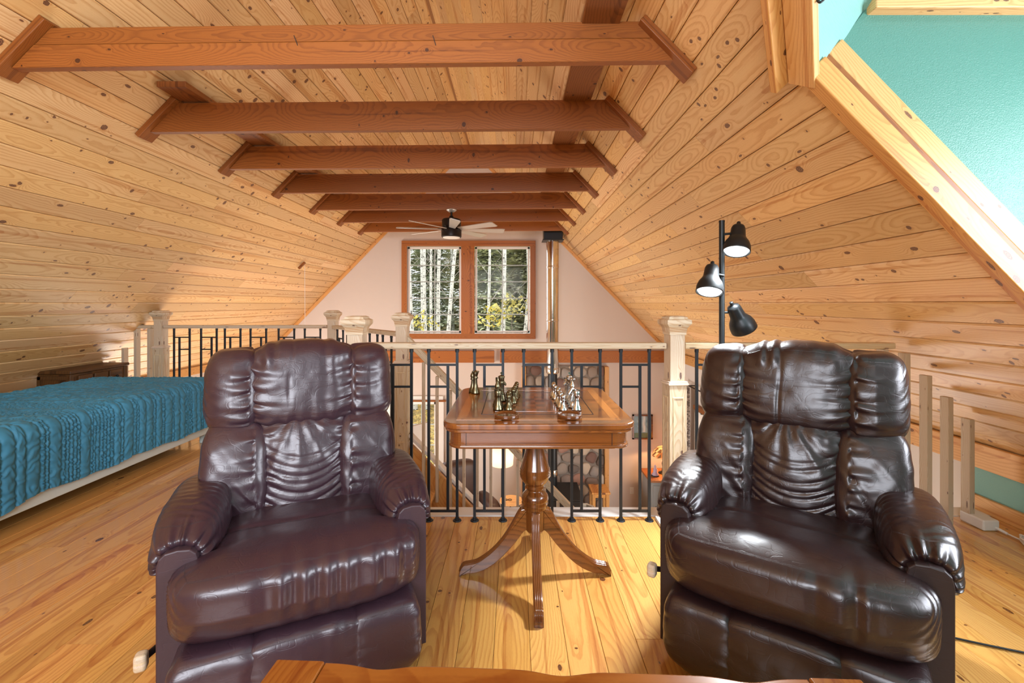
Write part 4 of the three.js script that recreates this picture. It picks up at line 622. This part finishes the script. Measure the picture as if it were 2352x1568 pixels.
// ---------------------------------------------------------------- chess table
const TX = 0.088, TZ = -1.968, TY = 0.743;
{
  const o = thing('chess_table', 'cherry pedestal game table with inlaid chessboard between the recliners', 'table', [TX, 0, TZ]);
  const round = (w, d, r) => { const p = []; for (const [cx, cy, a0] of [[w / 2 - r, d / 2 - r, 0], [-w / 2 + r, d / 2 - r, 90], [-w / 2 + r, -d / 2 + r, 180], [w / 2 - r, -d / 2 + r, 270]]) for (let k = 0; k <= 8; k++) { const a = (a0 + k * 11.25) * Math.PI / 180; p.push([cx + r * Math.cos(a), cy + r * Math.sin(a)]); } return p; };
  const lay = (g) => g.rotateX(-Math.PI / 2);
  part('tabletop', woodUV(lay(extrude(round(0.7, 0.717, 0.07), 0.01, 0.006, [], 4)).translate(0, TY - 0.016, 0), 'z', 2, 0.1, 0.7 / 1).clone(), M.cherry, o);
  part('edge_moulding', woodUV(lay(extrude(round(0.686, 0.703, 0.065), 0.014, 0.004, [], 3)).translate(0, TY - 0.03, 0), 'x', 4, 0.1), M.cherry, o);
  const top = TY + 0.0003;
  for (const s of [-1, 1]) { part('inlay_band', woodUV(box(0.034, 0.0012, 0.6, s * 0.285, top - 0.0004, 0.0), 'z', 3, 0.2 + s), M.cherryLight, o); part('inlay_band', woodUV(box(0.536, 0.0012, 0.03, 0, top - 0.0004, s * 0.285), 'x', 5, 0.2 + s), M.cherryLight, o); }
  // removable panel with a dark joint round it
  part('panel_joint', [box(0.432, 0.0014, 0.003, 0, top - 0.0002, 0.214), box(0.432, 0.0014, 0.003, 0, top - 0.0002, -0.214), box(0.003, 0.0014, 0.43, 0.215, top - 0.0002, 0), box(0.003, 0.0014, 0.43, -0.215, top - 0.0002, 0)], M.black, o);
  const sq = 0.0415, dark = M.cherryDark, light = phy({ map: T.cherry, color: new THREE.Color().setRGB(1.25, 1.05, 0.85), roughness: 0.22, clearcoat: 0.8, clearcoatRoughness: 0.08 });
  for (let i = 0; i < 8; i++) for (let j = 0; j < 8; j++) part('board_square', woodUV(box(sq - 0.0006, 0.0016, sq - 0.0006, (i - 3.5) * sq, top, (j - 3.5) * sq), (i + j) % 2 ? 'x' : 'z', (i * 3 + j) % 8, i * 0.17 + j * 0.31), (i + j) % 2 ? dark : light, o);
  part('apron', woodUV(lay(extrude(round(0.65, 0.667, 0.055), 0.05, 0.002)).translate(0, TY - 0.082, 0), 'x', 6, 0.5), M.cherry, o);
  for (const s of [-1, 1]) for (const t of [-1, 1]) part('corner_joint', box(0.0015, 0.05, 0.002, s * 0.262, TY - 0.057, t * 0.3338), M.black, o);
  part('apron_bead', woodUV(lay(extrude(round(0.662, 0.679, 0.06), 0.004, 0.004, [], 3)).translate(0, TY - 0.09, 0), 'x', 1, 0.5), M.cherry, o);
  part('pedestal', woodUV(lathe([[0, 0.19], [0.036, 0.19], [0.042, 0.2], [0.0435, 0.282], [0.05, 0.287], [0.054, 0.294], [0.05, 0.302], [0.055, 0.306], [0.058, 0.313], [0.054, 0.32], [0.057, 0.324], [0.0585, 0.332], [0.055, 0.347], [0.045, 0.358], [0.037, 0.366], [0.034, 0.372], [0.041, 0.376], [0.044, 0.382], [0.04, 0.388], [0.043, 0.393], [0.047, 0.398], [0.056, 0.408], [0.064, 0.424], [0.066, 0.436], [0.063, 0.441], [0.0665, 0.446], [0.063, 0.452], [0.0655, 0.458], [0.062, 0.464], [0.055, 0.49], [0.046, 0.52], [0.038, 0.555], [0.0335, 0.59], [0.032, 0.66], [0, 0.66]], 48), 'y', 3, 0.2, 0.13), M.cherry, o);
  // four sabre legs with reeded tops
  const top0 = [[0.03, 0.29], [0.06, 0.285], [0.075, 0.262], [0.095, 0.225], [0.125, 0.175], [0.165, 0.125], [0.21, 0.085], [0.255, 0.058], [0.29, 0.05], [0.31, 0.045], [0.325, 0.02], [0.327, 0.0]], bot = [[0.29, 0.012], [0.255, 0.015], [0.21, 0.032], [0.165, 0.062], [0.125, 0.1], [0.085, 0.145], [0.05, 0.19], [0.03, 0.2]];
  for (let k = 0; k < 4; k++) {
    const g = new THREE.Group(); g.name = 'leg'; g.rotation.y = k * Math.PI / 2; o.add(g); const sh = new THREE.Shape(); sh.moveTo(...top0[0]); sh.splineThru(top0.slice(1).map(p => new THREE.Vector2(...p))); sh.lineTo(...bot[0]); sh.splineThru(bot.slice(1).map(p => new THREE.Vector2(...p)));
    const e = new THREE.ExtrudeGeometry(sh, { depth: 0.03, bevelEnabled: true, bevelSize: 0.003, bevelThickness: 0.003, bevelSegments: 2, bevelOffset: -0.003, curveSegments: 24 }).translate(0, 0, -0.015);
    part('sabre_leg', woodUV(e, 'x', k + 1, 0.1 * k), M.cherry, g);
    for (const z of [-0.0105, -0.0035, 0.0035, 0.0105]) part('reed', tube(top0.slice(1, 11).map(p => [p[0], p[1] - 0.0005, z]), 0.0042, 40, 8), M.cherry, g);
  }
}
// chess men: heavy metal, one dark brass set and one bright silver set
{
  const prof = {
    pawn: [[0, 0], [0.0135, 0], [0.0138, 0.003], [0.012, 0.006], [0.0125, 0.008], [0.009, 0.012], [0.0055, 0.02], [0.0045, 0.028], [0.0078, 0.031], [0.005, 0.033], [0.0072, 0.038], [0.0078, 0.043], [0.006, 0.048], [0, 0.0505]],
    rook: [[0, 0], [0.0158, 0], [0.016, 0.004], [0.0138, 0.008], [0.0145, 0.011], [0.0105, 0.017], [0.0082, 0.03], [0.0078, 0.04], [0.011, 0.044], [0.0105, 0.047], [0.0115, 0.05], [0.0115, 0.06], [0.0085, 0.06], [0.0085, 0.055], [0, 0.055]],
    bishop: [[0, 0], [0.0155, 0], [0.016, 0.004], [0.0135, 0.008], [0.0142, 0.011], [0.0095, 0.018], [0.0065, 0.032], [0.0055, 0.046], [0.0098, 0.05], [0.006, 0.053], [0.0085, 0.058], [0.009, 0.063], [0.0065, 0.071], [0.003, 0.076], [0.0036, 0.079], [0, 0.081]],
    queen: [[0, 0], [0.0165, 0], [0.017, 0.004], [0.0145, 0.009], [0.0152, 0.012], [0.0105, 0.02], [0.007, 0.036], [0.006, 0.054], [0.0105, 0.058], [0.0068, 0.061], [0.0085, 0.068], [0.0125, 0.08], [0.009, 0.079], [0.005, 0.082], [0.0035, 0.086], [0, 0.088]],
    king: [[0, 0], [0.0168, 0], [0.0172, 0.004], [0.0148, 0.009], [0.0155, 0.012], [0.0108, 0.02], [0.0072, 0.038], [0.0064, 0.058], [0.011, 0.062], [0.007, 0.065], [0.009, 0.072], [0.0118, 0.084], [0.008, 0.087], [0.003, 0.089], [0, 0.089]],
    knight: [[0, 0], [0.0155, 0], [0.016, 0.004], [0.0135, 0.008], [0.0142, 0.011], [0.0105, 0.017], [0.0095, 0.022], [0, 0.024]],
  }, geo = {}; for (const k in prof) geo[k] = lathe(prof[k], 24);
  const kn = extrude([[-0.009, 0], [0.009, 0], [0.0085, 0.014], [0.004, 0.024], [0.0085, 0.024], [0.0165, 0.02], [0.018, 0.026], [0.011, 0.036], [0.006, 0.044], [0.003, 0.048], [0.001, 0.043], [-0.006, 0.039], [-0.011, 0.028], [-0.012, 0.014]], 0.008, 0.003).translate(0, 0.021, -0.004);
  const crenel = []; for (let k = 0; k < 6; k++) { const g = box(0.006, 0.006, 0.0035, 0, 0.062, 0.0098); g.rotateY(k * Math.PI / 3); crenel.push(g); } const crown = []; for (let k = 0; k < 8; k++) crown.push(new THREE.SphereGeometry(0.0024, 8, 6).translate(0, 0.0815, 0.0115).rotateY(k * Math.PI / 4));
  const G = { pawn: merge([geo.pawn]), rook: merge([geo.rook, ...crenel]), bishop: merge([geo.bishop]), knight: merge([geo.knight, kn]), queen: merge([geo.queen, ...crown]), king: merge([geo.king, box(0.003, 0.012, 0.003, 0, 0.094, 0), box(0.009, 0.003, 0.003, 0, 0.096, 0)]) };
  const sq = 0.0415, r = rng(77), order = ['rook', 'knight', 'bishop', 'queen', 'king', 'bishop', 'knight', 'rook'];
  function man(kind, x, z, mat, set, face, label) { const m = solo('chess_' + kind, G[kind], mat, label, 'chess piece', set + ' chess men'); m.position.set(TX + x + (r() - 0.5) * 0.018, TY + 0.0012, TZ + z + (r() - 0.5) * 0.008); m.rotation.y = face + (r() - 0.5) * 0.5; m.scale.setScalar(1.27); return m; }
  for (let j = 0; j < 8; j++) {
    const z = (3.5 - j) * sq;
    for (const [s, mat, set] of [[-1, M.brass, 'dark brass'], [1, M.silver, 'bright silver']]) {
      const k = order[j]; if (!(s < 0 && (k === 'queen' || j === 5))) man(k, s * 3.7 * sq, z, mat, set, s < 0 ? 0 : Math.PI, `${set} ${k} on the outer file of the chessboard, ${j < 4 ? 'coaster' : 'railing'} side`);
      man('pawn', s * 2.7 * sq + (s < 0 ? 0.005 : -0.0035) * j, z, mat, set, 0, `${set} pawn in the row before its pieces on the chessboard`);
    }
  }
  man('queen', -0.275, 0.16 - 0.35, M.brass, 'dark brass', 0, 'dark brass queen standing apart at the corner of the game table'); man('bishop', -0.29, 0.125 - 0.35, M.brass, 'dark brass', 0, 'dark brass bishop standing apart behind the queen at the table corner');
  const cr = [[0, 0], [0.044, 0], [0.047, 0.003], [0.047, 0.013], [0.045, 0.015], [0.041, 0.015], [0.039, 0.011], [0.036, 0.0095], [0, 0.0095]];
  for (const [x, z, l] of [[-0.118, 0.262, 'turned walnut coaster in front of the brass chess men'], [0.118, 0.262, 'turned walnut coaster in front of the silver chess men']]) { const c = solo('coaster', woodUV(lathe(cr, 40), 'x', 4, x), M.cherryDark, l, 'coaster', 'turned wooden coasters'); c.position.set(TX + x, TY + 0.0006, TZ + z); }
}

// ---------------------------------------------------------------- coffee table at the bottom edge
{
  const o = thing('coffee_table', 'honey stained coffee table with scalloped plank top before the recliners', 'table', [0.08, 0, -0.63], -0.043);
  const L = 1.15, W = 0.54, h = 0.45, s = new THREE.Shape(), dip = (x, sgn) => { s.lineTo(x - sgn * 0.1, sgn * -W / 2); };
  const edge = (sgn) => [[-0.36], [0.0], [0.36]].map(c => c[0]);
  const pts = []; const N = 120; for (let i = 0; i <= N; i++) { const x = -L / 2 + 0.1 + (L - 0.2) * i / N; let y = W / 2; for (const c of edge()) { const t = (x - c) / 0.05; y -= 0.012 * Math.exp(-t * t); } pts.push([x, y]); }
  const all = [[-L / 2 + 0.1, -W / 2], ...pts.map(([x, y]) => [x, -y]).slice(1), ...pts.slice().reverse()];
  part('top_board', woodUV(extrude(all, 0.022, 0.004, [], 3).rotateX(-Math.PI / 2).translate(0, h - 0.03, 0), 'x', 1, 0.3), M.coffee, o);
  for (const sg of [-1, 1]) part('end_board', woodUV(rbox(0.1, 0.03, W - 0.0, 0.005, sg * (L / 2 - 0.05), h - 0.015, 0), 'z', sg > 0 ? 4 : 6, 0.2), M.coffee, o);
  part('apron', woodUV(box(L - 0.16, 0.08, W - 0.14, 0, h - 0.075, 0), 'x', 2, 0), M.coffee, o);
  for (const [x, z] of [[-1, -1], [1, -1], [-1, 1], [1, 1]]) part('leg', woodUV(rbox(0.07, h - 0.03, 0.07, 0.006, x * (L / 2 - 0.1), (h - 0.03) / 2, z * (W / 2 - 0.09)), 'y', 3, x), M.coffee, o);
}

// ---------------------------------------------------------------- bed and dresser
{
  const bx0 = -3.62, bx1 = -2.56, bd0 = 2.0, bd1 = 3.92;
  const o = thing('bed', 'white framed single bed under the low slope', 'bed', [(bx0 + bx1) / 2, 0, -(bd0 + bd1) / 2]), hw = (bx1 - bx0) / 2, hl = (bd1 - bd0) / 2, wm = std({ color: 0xcfdedb, roughness: 0.5 });
  for (const s of [-1, 1]) part('side_rail', rbox(0.03, 0.16, hl * 2 - 0.04, 0.005, s * (hw - 0.02), 0.165, 0), wm, o); for (const s of [-1, 1]) part('end_rail', rbox(hw * 2 - 0.04, 0.16, 0.03, 0.005, 0, 0.165, s * (hl - 0.02)), wm, o);
  for (const [x, z] of [[-1, -1], [1, -1], [-1, 1], [1, 1]]) part('leg', rbox(0.05, 0.1, 0.05, 0.005, x * (hw - 0.06), 0.05, z * (hl - 0.08)), wm, o);
  part('mattress', rbox(hw * 2 - 0.04, 0.28, hl * 2 - 0.04, 0.06, 0, 0.375, 0, 4), wm, o);
  // bedspread: ruched bands stitched across the bed, hanging over both long sides
  const c = thing('bedspread', 'teal blue ruched velvet bedspread draped over the single bed', 'bedspread', [(bx0 + bx1) / 2, 0, -(bd0 + bd1) / 2]);
  const r = rng(64), cuts = [0]; let kind = []; while (cuts[cuts.length - 1] < 2.5) { const w = r() < 0.24 ? 0.045 + 0.03 * r() : 0.016 + 0.013 * r(); kind.push(w > 0.04 ? 1 : 0); cuts.push(cuts[cuts.length - 1] + w); }
  const band = (t) => { let k = 0; while (k < cuts.length - 2 && cuts[k + 1] <= t) k++; return k; };
  const NT = 560, NS = 300, top = 0.53, rad = 0.07, drop = 0.31, half = hw + 0.01, sTop = 2 * (half - rad), arc = rad * Math.PI / 2, S = sTop + 2 * arc + 2 * drop, endDrop = 0.3, LT = (hl + 0.012) * 2;
  const pos = [], idx = [], col = [], p = new THREE.Vector3(), nrm = new THREE.Vector3();
  for (let j = 0; j <= NT; j++) for (let i = 0; i <= NS; i++) {
    // t runs along the bed including a short drop over each end
    const tt = j / NT * (LT - 0.1 + 2 * (0.05 * Math.PI / 2) + 2 * endDrop), er = 0.05, ea = er * Math.PI / 2; let z, ey = 0, ez = 0;
    if (tt < endDrop) { z = -LT / 2; ey = -(er + endDrop - tt); ez = -1; } else if (tt < endDrop + ea) { const a = (tt - endDrop) / er; z = -LT / 2 + er * (1 - Math.cos(a)); ey = -er * (1 - Math.sin(a)); ez = -Math.cos(a); } else if (tt < endDrop + ea + LT - 0.1) z = -LT / 2 + er + (tt - endDrop - ea); else if (tt < endDrop + 2 * ea + LT - 0.1) { const a = (tt - endDrop - ea - LT + 0.1) / er; z = LT / 2 - er + er * Math.sin(a); ey = -er * (1 - Math.cos(a)); ez = Math.sin(a); } else { z = LT / 2; ey = -(er + tt - endDrop - 2 * ea - LT + 0.1); ez = 1; }
    const sv = i / NS * S; let x, y, nx = 0, ny = 1; const hang = drop + (ey < 0 ? 0 : 0.006 * Math.sin(z * 9) + 0.004 * Math.sin(z * 23)) + 0.05 * sstep(0.55, 0.8, z);
    if (sv < drop) { x = -half; y = top - rad - (1 - sv / drop) * hang; nx = -1; ny = 0; } else if (sv < drop + arc) { const a = (sv - drop) / rad; x = -half + rad * (1 - Math.cos(a)); y = top - rad + rad * Math.sin(a); nx = -Math.cos(a); ny = Math.sin(a); } else if (sv < drop + arc + sTop) { x = -half + rad + sv - drop - arc; y = top; } else if (sv < drop + 2 * arc + sTop) { const a = (sv - drop - arc - sTop) / rad; x = half - rad + rad * Math.sin(a); y = top - rad * (1 - Math.cos(a)); nx = Math.sin(a); ny = Math.cos(a); } else { const f = (sv - drop - 2 * arc - sTop) / drop; x = half; y = top - rad - f * hang; nx = 1; ny = 0; }
    if (ey < 0) { y = Math.min(y, top + ey * ny + (ny ? 0 : 0)); if (ny > 0) y = top + ey - (top - y > 0.2 ? 0 : 0); }
    nrm.set(nx, ny * (1 - Math.abs(ez)), ez).normalize(); y = Math.max(0.1, y);
    const tw = tt + 0.012 * (n2(sv * 2.2, tt * 2) - 0.5), k = band(tw), w = cuts[k + 1] - cuts[k], f = (tw - cuts[k]) / w, puff = Math.pow(Math.max(0, 4 * f * (1 - f)), 0.45), wide = kind[k];
    const ru = Math.sin(sv * (wide ? 120 : 260) + 9 * n2(sv * (wide ? 24 : 55) + k * 7.3, f * 2 + k) + k * 2.1) * (0.4 + 0.8 * n2(sv * 30 + k * 3.3, k));
    const disp = puff * (wide ? 0.017 : 0.012) + puff * ru * (wide ? 0.0055 * (0.5 + Math.abs(f - 0.5) * 1.2) : 0.0052) + 0.006 * (fbm(sv * 5, tt * 5) - 0.5);
    p.set(x, y, z).addScaledVector(nrm, disp); pos.push(p.x, p.y, p.z); const cv = lerp(0.82, 1.08, n2(sv * 3 + 4, tt * 3)); col.push(cv, cv, cv);
  }
  for (let j = 0; j < NT; j++) for (let i = 0; i < NS; i++) { const a = j * (NS + 1) + i; idx.push(a, a + NS + 1, a + 1, a + 1, a + NS + 1, a + NS + 2); }
  const g = new THREE.BufferGeometry(); g.setAttribute('position', new THREE.Float32BufferAttribute(pos, 3)); g.setAttribute('color', new THREE.Float32BufferAttribute(col, 3)); g.setIndex(idx); g.computeVertexNormals();
  part('ruched_fabric', g, phy({ color: 0x3a86a8, vertexColors: true, roughness: 0.62, sheen: 0.7, sheenRoughness: 0.4, sheenColor: new THREE.Color(0x9fd3e6), side: THREE.DoubleSide }), c);
}
{
  const o = thing('dresser', 'low dark walnut dresser with small drawers behind the bed', 'dresser', [-3.9, 0, -4.13]), W = 0.28, L = 0.56, h = 0.6;
  part('carcass', woodUV(rbox(W, h - 0.03, L, 0.006, 0, (h - 0.03) / 2, 0), 'y', 2, 0), M.walnut, o); part('top', woodUV(rbox(W + 0.03, 0.028, L + 0.03, 0.006, 0, h - 0.014, 0), 'z', 4, 0), M.walnut, o);
  for (const s of [-1, 1]) part('corner_post', woodUV(rbox(0.035, h - 0.03, 0.035, 0.005, W / 2 - 0.012, (h - 0.03) / 2, s * (L / 2 - 0.012)), 'y', 6, s), M.walnut, o);
  part('end_frame', [box(W - 0.02, 0.03, 0.012, 0, h - 0.06, L / 2 + 0.004), box(0.03, h - 0.06, 0.012, -W / 2 + 0.02, h / 2 - 0.02, L / 2 + 0.004)].map(q => woodUV(q, 'y', 1, 0)), M.walnut, o);
  for (let row = 0; row < 3; row++) for (let k = 0; k < 3; k++) { const g = new THREE.Group(); g.name = 'drawer'; g.position.set(W / 2 + 0.006, h - 0.11 - row * 0.16, (1 - k) * 0.15); o.add(g); part('drawer_front', woodUV(rbox(0.018, 0.12, 0.13, 0.006), 'z', (row + k) % 8, 0.2 * k), M.walnut, g); part('knob', new THREE.SphereGeometry(0.013, 12, 8).translate(0.02, 0, 0), M.black, g); }
}

// ---------------------------------------------------------------- floor lamp with three spots
{
  const bx = 1.043, bd = 2.29, o = thing('floor_lamp', 'black floor lamp with three swivel spotlights behind the dark recliner', 'lamp', [bx, 0, -bd]);
  part('base', lathe([[0, 0], [0.125, 0], [0.128, 0.008], [0.12, 0.018], [0.03, 0.028], [0.02, 0.04], [0, 0.04]], 40), M.lampBlack, o); part('pole', [cyl(0.0135, 0.0135, 1.55, 0, 0.805, 0, 20), cyl(0.0145, 0.0145, 0.01, 0, 1.583, 0, 20)], M.lampBlack, o);
  const lit = std({ color: 0xffffff, emissive: 0xf2fbff, emissiveIntensity: 2.2 }), off = std({ color: 0x9a9a94, roughness: 0.3 });
  const spots = [[[0.085, 1.578], [0.046, 1.415], 0.3, 1.515, true], [[-0.047, 1.378], [-0.086, 1.225], 0.3, 1.31, true], [[0.047, 1.175], [0.145, 1.02], -0.25, 1.12, false]];
  for (const [a, b, fz, jy, on] of spots) {
    const g = new THREE.Group(); g.name = 'spot_head'; o.add(g); const A = new THREE.Vector3(a[0], a[1], 0.0), B = new THREE.Vector3(b[0], b[1], fz * 0.18), dir = B.clone().sub(A).normalize(), L = 0.185; g.position.copy(A); g.quaternion.setFromUnitVectors(new THREE.Vector3(0, -1, 0), dir);
    part('spot_shell', lathe([[0, 0.004], [0.008, 0.003], [0.01, -0.004], [0.009, -0.012], [0.014, -0.016], [0.028, -0.022], [0.033, -0.035], [0.037, -0.08], [0.043, -0.094], [0.055, -0.112], [0.0625, -0.135], [0.064, -0.16], [0.064, -0.166], [0.061, -0.166], [0.059, -0.135], [0.05, -0.112], [0.03, -0.09]], 40), M.lampBlack, g);
    part('bulb', lathe([[0, -0.176], [0.03, -0.174], [0.05, -0.168], [0.0575, -0.158], [0.055, -0.14], [0.03, -0.1], [0, -0.095]], 36), on ? lit : off, g, on ? 'glowing white flood bulb' : 'unlit bulb');
    if (on) { const l = new THREE.SpotLight(0xf3faff, 9, 0, 0.8, 0.7); const p = B.clone().addScaledVector(dir, 0.012); l.position.copy(p); l.target.position.copy(p.clone().add(dir)); l.castShadow = true; l.shadow.radius = 2.5; o.add(l, l.target); }
    part('swivel', rodGeo(new THREE.Vector3(0, -0.06, 0), new THREE.Vector3(0, -0.06, 0).add(new THREE.Vector3(0 - (a[0] + (b[0] - a[0]) * 0.35), jy - (a[1] + (b[1] - a[1]) * 0.35), 0).applyQuaternion(g.quaternion.clone().invert())), 0.006), M.lampBlack, g);
  }
}
// ---------------------------------------------------------------- ceiling fan
{
  const o = thing('ceiling_fan', 'dark ceiling fan with eight pale blades under a collar beam', 'fan', [-0.744, 2.28, -5.36], 0.2);
  part('canopy', lathe([[0, 0], [0.06, 0], [0.06, -0.012], [0.035, -0.03], [0.015, -0.035], [0, -0.035]], 28), M.fanBlade, o); part('downrod', cyl(0.013, 0.013, 0.1, 0, -0.06, 0, 14), M.bronze, o);
  part('motor_housing', lathe([[0, -0.08], [0.025, -0.08], [0.03, -0.1], [0.1, -0.115], [0.112, -0.13], [0.112, -0.2], [0.09, -0.215], [0.09, -0.24], [0.118, -0.245], [0.118, -0.32], [0.112, -0.33], [0, -0.33]], 40), M.bronze, o);
  part('light_lens', lathe([[0.1, -0.33], [0.098, -0.338], [0.06, -0.342], [0, -0.343]], 36), std({ color: 0xf2eee6, roughness: 0.4 }), o);
  for (let k = 0; k < 8; k++) { const g = new THREE.Group(); g.name = 'fan_blade'; g.rotation.y = k * Math.PI / 4; o.add(g); const b = extrude([[0.12, -0.035], [0.6, -0.06], [0.63, -0.05], [0.63, 0.052], [0.6, 0.06], [0.12, 0.035]], 0.006, 0.002).rotateX(-Math.PI / 2).translate(0, -0.003, 0).rotateX(-0.24).translate(0, -0.235, 0); part('blade', b, M.fanBlade, g); part('blade_iron', box(0.1, 0.008, 0.03, 0.11, -0.232, 0), M.bronze, g); }
}
// ---------------------------------------------------------------- small things
{
  const o = thing('power_adapter', 'white power brick on the floor against the teal wall', 'adapter', [2.45, 0, -2.42]); part('case', rbox(0.085, 0.055, 0.13, 0.009, 0, 0.0285, 0.02, 3), M.white, o); part('strain_relief', rodGeo(new THREE.Vector3(0.02, 0.02, 0.085), new THREE.Vector3(0.03, 0.012, 0.13), 0.007), M.white, o);
  const pts = [[0.03, 0.012, 0.13]]; for (let k = 0; k < 26; k++) { const a = k * 0.78, t = 0.5 + 0.5 * Math.sin(a); pts.push([0.02 + 0.035 * Math.cos(a * 0.97 + 1) + 0.01 * Math.sin(k), 0.006 + 0.0011 * k, 0.17 + 0.22 * t + 0.02 * Math.cos(k * 2.3)]); } part('cable_coil', tube(pts, 0.0042, 260, 6), M.white, o); part('cable_tie', new THREE.TorusGeometry(0.022, 0.003, 6, 14).translate(0.025, 0.02, 0.28), M.black, o);
  solo('lamp_cord', tube([[1.06, 0.012, -2.2], [1.25, 0.006, -1.75], [1.5, 0.006, -1.6], [1.75, 0.006, -1.5], [2.2, 0.006, -1.35], [2.6, 0.006, -1.2]], 0.004, 60, 6), M.black, 'thin black electric cord crossing the floor behind the dark recliner', 'cord');
  solo('white_board', [rbox(0.34, 0.02, 0.21, 0.004, 0.93, 0.0115, -2.36), rbox(0.34, 0.006, 0.012, 0.002, 0.93, 0.018, -2.262)], M.white, 'white board lying on the floor below the newel post by the lamp', 'board');
  const h = thing('pull_cord', 'thin white cord hanging from a wooden hook on the bed side slope', 'cord', [-2.9, 1.69, -6.2]); part('hook', woodUV(rbox(0.12, 0.03, 0.03, 0.004).rotateZ(0.8), 'x', 2, 0), M.beam[1], h); part('cord', rodGeo(new THREE.Vector3(0.04, 0, 0), new THREE.Vector3(0.045, -0.95, 0), 0.003, 6), M.white, h);
  const e = thing('eye_hook', 'dark iron hook screwed into the dormer valley board', 'hook', [0.945, 2.13, -1.44]); part('hook_wire', tube([[0, 0.03, 0], [0.0, 0.0, 0.012], [0.008, -0.02, 0.02], [0.02, -0.012, 0.02]], 0.004, 20, 6), M.black, e);
}
renderer.render(scene, camera);
